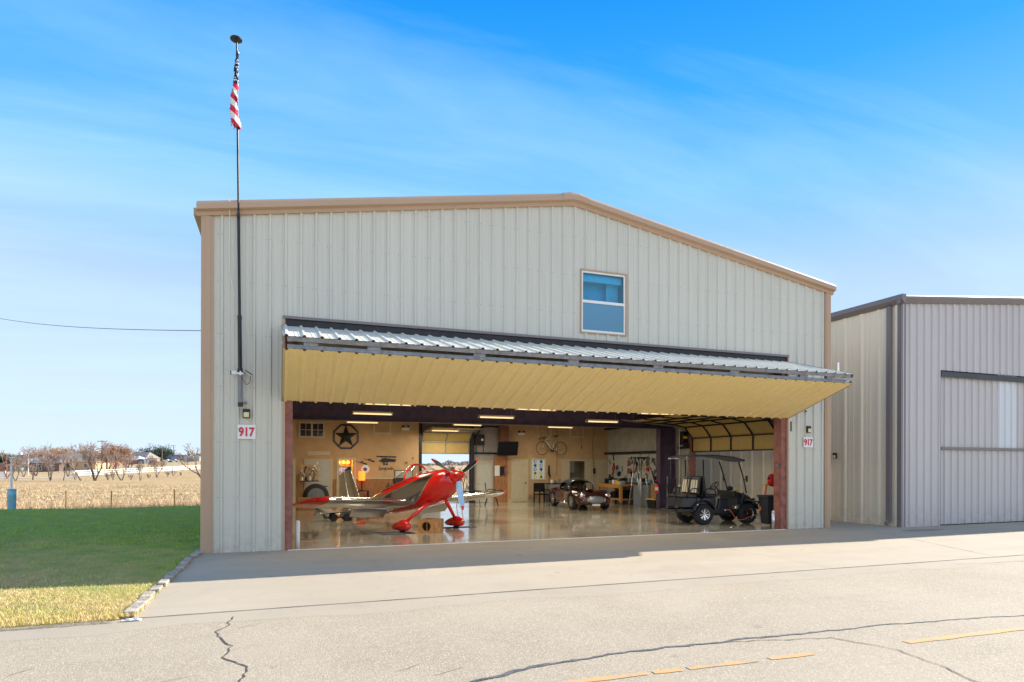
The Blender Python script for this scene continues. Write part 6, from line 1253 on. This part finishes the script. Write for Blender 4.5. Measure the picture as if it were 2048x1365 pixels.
for k in range(4): g = MB(); h = rn.uniform(.12, .22); g.lathe([(0, 0), (.05, 0), (.05, h*.75), (.03, h*.85), (.03, h), (0, h)], n=12); o = g.build('bottle', M_[['white', 'blackm', 'signw', 'galv'][k]]); o.location = (2.42+.16*k, 13.0, 1.221); tag(o, ['leftmost white', 'dark second', 'pale third', 'grey rightmost'][k]+' bottle on the dark tool shelf', 'bottle', 'bottles on the tool shelf')
r = thing('covered_tyre', 'big round dark covered wheel standing before the pale grey door', 'wheel', (2.95, 12.3, fz(12.3))); g = MB(); g.lathe([(0, -.12), (.40, -.14), (.50, -.08), (.52, 0), (.50, .08), (.40, .14), (0, .12)], (0, 0, .52), 'y', 30); g.build('tyre', M_['rubber'], r, smooth=True); g = MB(); g.lathe([(0, -.16), (.34, -.15)], (0, 0, .52), 'y', 24); g.build('cover', mat('cover_grey', (.16, .19, .19), .5), r)
g = MB(); g.box(-.35, .3, -.3, .3, 0, .5); o = g.build('bench_box', M_['wood'], bevel=.01); o.location = (2.55, 11.6, fz(11.6)); tag(o, 'brown wooden box behind the left wing tip beside the closet', 'box')
r = thing('wheeled_dolly', 'low black two wheel dolly under the left wing', 'dolly', (3.40, 6.6, fz(6.6)), rad(8)); g = MB(); g.box(-.5, .55, -.10, .10, .10, .15); g.bar((-.45, 0, .14), (-.85, 0, .55), .05); g.build('dolly_frame', M_['blackm'], r)
for x in (-.2, .22): 
    for y in (-.14, .14): g = MB(); g.lathe([(0, -.03), (.10, -.035), (.125, 0), (.10, .035), (0, .03)], (x, y, .127), 'y', 18); g.build('wheel', M_['rubber'], r, smooth=True, auto=40)
g = MB(); g.box(.05, .35, -.09, .09, .151, .30); g.build('dolly_bracket', M_['galv'], r)
g = MB(); g.box(-.13, .13, -.05, .05, 0, .05); o = g.build('red_block', M_['redplastic'], bevel=.01); o.location = (3.95, 5.3, fz(5.3)+.006); tag(o, 'small red block on the floor under the left wing', 'block')
g = MB(); g.box(-.3, .3, -.25, .25, 0, .55); g.box(-.32, .32, -.27, .27, .551, .6); o = g.build('tool_chest', M_['wood'], bevel=.01); o.location = (6.1, 13.2, fz(13.2)); tag(o, 'low brown chest against the wainscot behind the fuselage', 'chest')
for i, (x, y) in enumerate(((5.6, 13.1), (6.05, 13.2))): g = MB(); g.ball((0, 0, .15), .14, .12, .15); g.tube([(0, 0, .25), (.05, 0, .42)], .04); o = g.build('work_bag', M_['black']); o.location = (x, y, fz(13) if i == 0 else fz(13.2)+.6); tag(o, ('black bag on the floor by the wainscot' if i == 0 else 'black bag on the low brown chest'), 'bag', 'dark bags by the wainscot')
# ================================================================ right wall: tool boards, bench, tubes
r = thing('tool_board', 'pale pegboard covered in tools on the right wall above the workbench', 'pegboard', (HW-.16, 11.3, 1.78)); g = MB(); g.box(-.02, .0, -2.2, 2.4, -.62, .64); g.build('board', M_['greydoor'], r)
def hung(y, z, k, i):
    g = MB(); rn = random.Random(i*7+3); m_ = rn.choice(['blackm', 'blackm', 'grey', 'galv', 'blackm', 'wood', 'blue'])
    if k == 0: g.tube([(0, 0, .14), (0, 0, -.12)], .018, 6); g.box(-.02, .02, -.07, .07, .13, .17)
    elif k == 1: g.tube([(0, .10*math.cos(a), .10*math.sin(a)) for a in [q*math.pi/7 for q in range(14)]], .018, 5)
    elif k == 2: g.bar((0, -.05, .16), (0, .0, 0), .02); g.bar((0, .05, .16), (0, .0, 0), .02); g.bar((0, 0, .02), (0, .0, -.1), .04)
    elif k == 3: g.box(-.03, .03, -.06, .06, -.10, .10)
    else: g.prism([(-.10, 0), (.12, .10), (.12, -.10)], (-.02, 0, 0), (0, 1, 0), (0, 0, 1), (.03, 0, 0)); m_ = 'red'
    o = g.build('hand_tool', M_[m_]); o['shape'] = {'blackm': 'black', 'grey': 'grey', 'galv': 'steel', 'wood': 'wooden', 'blue': 'blue', 'red': 'red'}[m_]+' '+['T shaped', 'ring shaped', 'plier shaped', 'flat block', 'wedge'][k]; o.location = (HW-.21, y, z); o.rotation_euler = (rn.uniform(-.8, .8) if k != 4 else 0, 0, 0); return o
rn = random.Random(21); nn = 0
for i in range(46):
    y = rn.uniform(9.3, 13.5); z = rn.uniform(1.25, 2.3); o = hung(y, z, rn.choice((0, 0, 1, 2, 3)), i); tag(o, ['left', 'middle', 'right'][0 if y > 12.1 else 1 if y > 10.7 else 2]+' part of the pegboard, '+['lowest', 'lower', 'upper', 'highest'][min(3, int((z-1.25)/.27))]+' row: small '+o['shape']+' hand tool', 'hand tool', 'tools on the pegboard')
for i, (y, z, s) in enumerate(((11.45, 2.0, 2.0), (11.45, 1.62, 2.0))): o = hung(y, z, 4, 100+i); o.scale = (1, s, s*.75); tag(o, ('upper' if i == 0 else 'lower')+' dark red wedge shaped tool on the pegboard beside the pole bundle', 'hand tool')
for i, (y, z) in enumerate(((13.0, 1.75), (9.9, 1.72))): g = MB(); g.box(-.05, .05, -.09, .09, -.08, .09); o = g.build('drill', M_['redplastic'], bevel=.02); o.location = (HW-.24, y, z); tag(o, 'small bright red tool at the '+('left end' if i == 0 else 'right end')+' of the pegboard', 'hand tool', 'red tools on the pegboard')
r = thing('tool_rail', 'dark ledge crowded with small tools along the foot of the pegboard', 'shelf', (HW-.3, 11.2, 1.12)); g = MB(); g.box(-.12, .12, -2.0, 2.2, -.03, 0); g.build('ledge', M_['grey'], r)
rn = random.Random(4)
for k in range(16): g = MB(); s = rn.uniform(.05, .10); g.box(-s, s, -s, s, 0, rn.uniform(.08, .2)); o = g.build('tool_case', M_[rn.choice(['blackm', 'grey', 'blue', 'black', 'galv'])], bevel=.01); o.location = (HW-.3, 9.3+.255*k+rn.uniform(-.05, .05), 1.121); o.rotation_euler = (0, 0, rn.uniform(-.3, .3)); tag(o, ORD[15-k]+' from the left of the small cases on the ledge below the pegboard', 'case', 'cases on the pegboard ledge')
r = thing('workbench', 'wooden workbench on casters in the right rear corner', 'workbench', (16.75, 11.6, fz(11.6))); g = MB(); g.box(-.55, .55, -1.15, 1.15, .86, .93); g.build('bench_top', M_['ply'], r, bevel=.006); g = MB(); g.box(-.5, .5, -1.1, 1.1, .22, .27); g.build('bench_shelf', M_['ply'], r)
for x in (-.48, .48):
    for y in (-1.08, 1.08): g = MB(); g.box(x-.06, x+.06, y-.06, y+.06, .12, .859); lg = g.build('leg', M_['ply'], r); g = MB(); g.lathe([(0, -.02), (.05, -.02), (.05, .02), (0, .02)], (x, y, .05), 'y', 14); g.box(x-.03, x+.03, y-.03, y+.03, .1, .12); g.build('caster', M_['galv'], lg)
g = MB(); g.box(-.56, -.5, -1.0, 1.0, .78, .858); g.build('apron_rail', M_['ply'], r)
for i, (x, y, w_, h, m_) in enumerate(((16.5, 11.0, .16, .16, 'yellow'), (16.5, 11.5, .10, .20, 'white'), (16.5, 11.85, .09, .18, 'galv'), (16.7, 12.3, .2, .25, 'blackm'), (16.45, 10.75, .10, .12, 'blue'))):
    g = MB(); g.box(-w_, w_, -w_, w_, 0, h); o = g.build('bench_item', M_[m_], bevel=.015); o.location = (x, y, fz(11.6)+.931); tag(o, ['yellow box', 'white box', 'grey metal box', 'black machine', 'blue box'][i]+' standing on the wooden workbench', 'box', 'things on the workbench')
for i, (x, y, w_, h, m_) in enumerate(((16.7, 11.0, .22, .4, 'blackm'), (16.7, 11.7, .2, .3, 'navy'), (16.7, 12.3, .18, .22, 'grey'))): g = MB(); g.box(-w_, w_, -w_, w_, 0, h); o = g.build('bin', M_[m_], bevel=.015); o.location = (x, y, fz(11.6)+.271); tag(o, ['tall black', 'middle dark blue', 'small grey'][i]+' bin on the lower shelf of the workbench', 'bin', 'bins under the workbench')
r = thing('grey_cabinet', 'blue grey low steel cabinet behind the leaning silver poles', 'cabinet', (17.0, 9.6, fz(9.6))); g = MB(); g.box(-.3, .3, -.7, .55, 0, .96); g.build('cabinet_body', M_['grey'], r, bevel=.01); g = MB(); g.box(-.312, -.301, -.67, -.09, .05, .60); g.box(-.312, -.301, -.06, .52, .05, .60); g.build('cabinet_door', mat('blue_grey', (.20, .25, .30), .4), r)
rn = random.Random(6)
PT = [((16.10, 9.55), (16.45, 9.6)), ((16.55, 9.3), (16.6, 9.5)), ((16.35, 9.0), (16.7, 9.45)), ((16.9, 8.9), (16.65, 9.4)), ((16.5, 9.15), (16.5, 9.65)), ((17.05, 8.55), (16.85, 9.2))]
for i, (b0, t0) in enumerate(PT):
    g = MB(); g.tube([(b0[0], b0[1], fz(9)), (t0[0], t0[1], 2.22)], .024, 8); tag(g.build('pole', M_['alu'], smooth=True), 'silver aluminium pole leaning left of the purple column, '+['leftmost foot of the bundle', 'second foot from the left', 'foot nearest the camera on the left', 'third foot from the right', 'foot in the middle', 'rightmost foot of the bundle'][i], 'pole', 'leaning silver poles')
g = MB(); g.box(16.4, 16.95, 9.3, 9.7, 2.2, 2.27); g.tube([(16.5, 9.4, 2.2), (16.5, 9.4, 2.12)], .05); g.tube([(16.8, 9.4, 2.2), (16.8, 9.4, 2.12)], .05); tag(g.build('pole_rack', M_['black']), 'black head piece holding the tops of the leaning silver poles', 'pole rack')
g = MB(); g.box(-.2, .2, -.22, .22, 0, .62); o = g.build('cardboard_box', M_['card']); o.location = (16.95, 8.55, fz(8.5)+.42); tag(o, 'tall brown cardboard box standing on the black tote beside the column', 'box')
r = thing('storage_tote', 'black storage tote with bright yellow lid beside the purple column', 'tote', (16.85, 8.5, fz(8.5))); g = MB(); g.loft([[V3((sx_*w_, sy_*w_*1.15, z)) for sx_, sy_ in ((-1, -1), (1, -1), (1, 1), (-1, 1))] for w_, z in ((.24, 0), (.29, .36))]); g.build('tub', M_['black'], r); g = MB(); g.box(-.31, .31, -.35, .35, .361, .41); g.build('lid', M_['yellow'], r, bevel=.01)
r = thing('fire_extinguisher', 'red fire extinguisher hung on the purple column', 'fire extinguisher', (16.30, 7.62, .95)); g = MB(); g.lathe([(0, -.22), (.06, -.22), (.07, -.20), (.07, .14), (.05, .19), (.02, .21), (0, .21)], n=16); g.build('cylinder', M_['redplastic'], r, smooth=True, auto=50); g = MB(); g.box(-.05, .04, -.02, .02, .21, .27); g.tube(catmull([(.03, 0, .22), (.11, 0, .15), (.10, 0, -.1)]), .012, 5); g.build('valve', M_['blackm'], r); g = MB(); g.lathe([(.0715, -.08), (.0715, .05)], n=16); g.build('label_band', M_['signw'], r)
r = thing('bike_rack', 'dark tool rack with upright handles behind the rear of the golf cart', 'rack', (16.7, 6.9, fz(6.9))); g = MB(); g.box(-.3, .3, -.2, .2, 0, .1); [g.tube([(x, 0, .1), (x*1.3, .1, 1.1+.1*i)], .02) for i, x in enumerate((-.24, -.1, .08, .22))]; g.build('rack_frame', M_['blackm'], r)
g = MB(); g.tube([(0, 0, 0), (0, 0, 1.4)], .03, 8); o = g.build('broom_stick', M_['galv']); o.location = (16.6, 7.3, fz(7.3)); tag(o, 'grey upright pipe standing beside the purple column', 'pipe')
r = thing('pendant_box', 'white cord hanging beside the side door track', 'cord', (16.9, 6.9, 3.0)); g = MB(); g.tube([(0, 0, .4), (0, 0, -1.9)], .012, 5); g.ball((0, 0, -1.95), .05, .05, .08); g.build('cord_line', M_['white'], r)
# bin, reel, cords
r = thing('trash_bin', 'dark wheeled rubbish bin just inside the right door jamb', 'bin', (16.17, 1.0, fz(1.0)), rad(-12)); g = MB(); g.loft([[V3((sx_*w_, sy_*w_*1.1, z)) for sx_, sy_ in ((-1, -1), (1, -1), (1, 1), (-1, 1))] for w_, z in ((.19, .06), (.25, .92))]); g.build('bin_body', mat('bin_grey', (.03, .034, .045), .5), r, bevel=.02); g = MB(); g.box(-.28, .28, -.31, .31, .921, .97); g.box(-.3, -.27, -.25, .25, .88, .921); g.build('lid', mat('bin_grey2', (.035, .04, .05), .5), r, bevel=.015)
for s in (-1, 1): g = MB(); g.lathe([(0, -.02), (.09, -.02), (.09, .02), (0, .02)], (.2, s*.2, .09), 'y', 18); g.build('wheel', M_['rubber'], r)
r = thing('cord_reel', 'bright red round cord reel mounted behind the right door jamb', 'reel', (16.55, 1.3, 1.44), rad(15)); g = MB(); g.lathe([(0, -.09), (.14, -.10), (.20, -.06), (.21, 0), (.20, .06), (.14, .10), (0, .09)], (0, 0, 0), 'y', 26); g.build('reel_case', M_['redplastic'], r, smooth=True); g = MB(); g.box(.1, .5, -.03, .03, -.04, .04); g.build('wall_arm', M_['blackm'], r); g = MB(); g.box(-.22, -.19, -.04, .04, .02, .10); g.build('cord_guide', M_['black'], r)
p0 = V3((16.36, 1.25, 1.50)); p1 = V3((16.25, 1.25, 1.30))
r = thing('plug', 'orange yellow plug hanging on a short cord from the red reel', 'plug', p1); g = MB(); g.ball((0, 0, 0), .09, .06, .04); g.tube([(0, 0, -.06), (0, 0, .05)], .03); g.build('plug_body', M_['yellow'], r, smooth=True); g = MB(); g.tube([(0, 0, .04), p0-p1], .009, 5); g.build('short_cord', M_['yellow'], r)
g = MB(); g.tube(catmull([p1-V3((0, 0, .06)), (16.17, 1.22, 1.0), (16.05, 1.2, .7), (15.92, 1.2, .42)]), .03, 7); tag(g.build('coiled_cord', M_['orange'], smooth=True), 'coral coiled cord hanging from the plug beside the bin', 'cord')
ga = lambda x, y, z: GC.matrix_basis @ V3((x, y, z))
g = MB(); g.tube(catmull([V3((15.92, 1.2, .42)), ga(1.95, -.9, .3), ga(1.80, -.62, .26), ga(1.4, -.64, .14), ga(1.15, -.63, .17), ga(1.0, -.62, .36), ga(.9, -.6, .46), ga(.78, -.59, .46)], 8), .012, 6); tag(g.build('charging_cord', M_['orange'], smooth=True), 'thin red orange charging cord looping across the golf cart front wheel', 'cord')
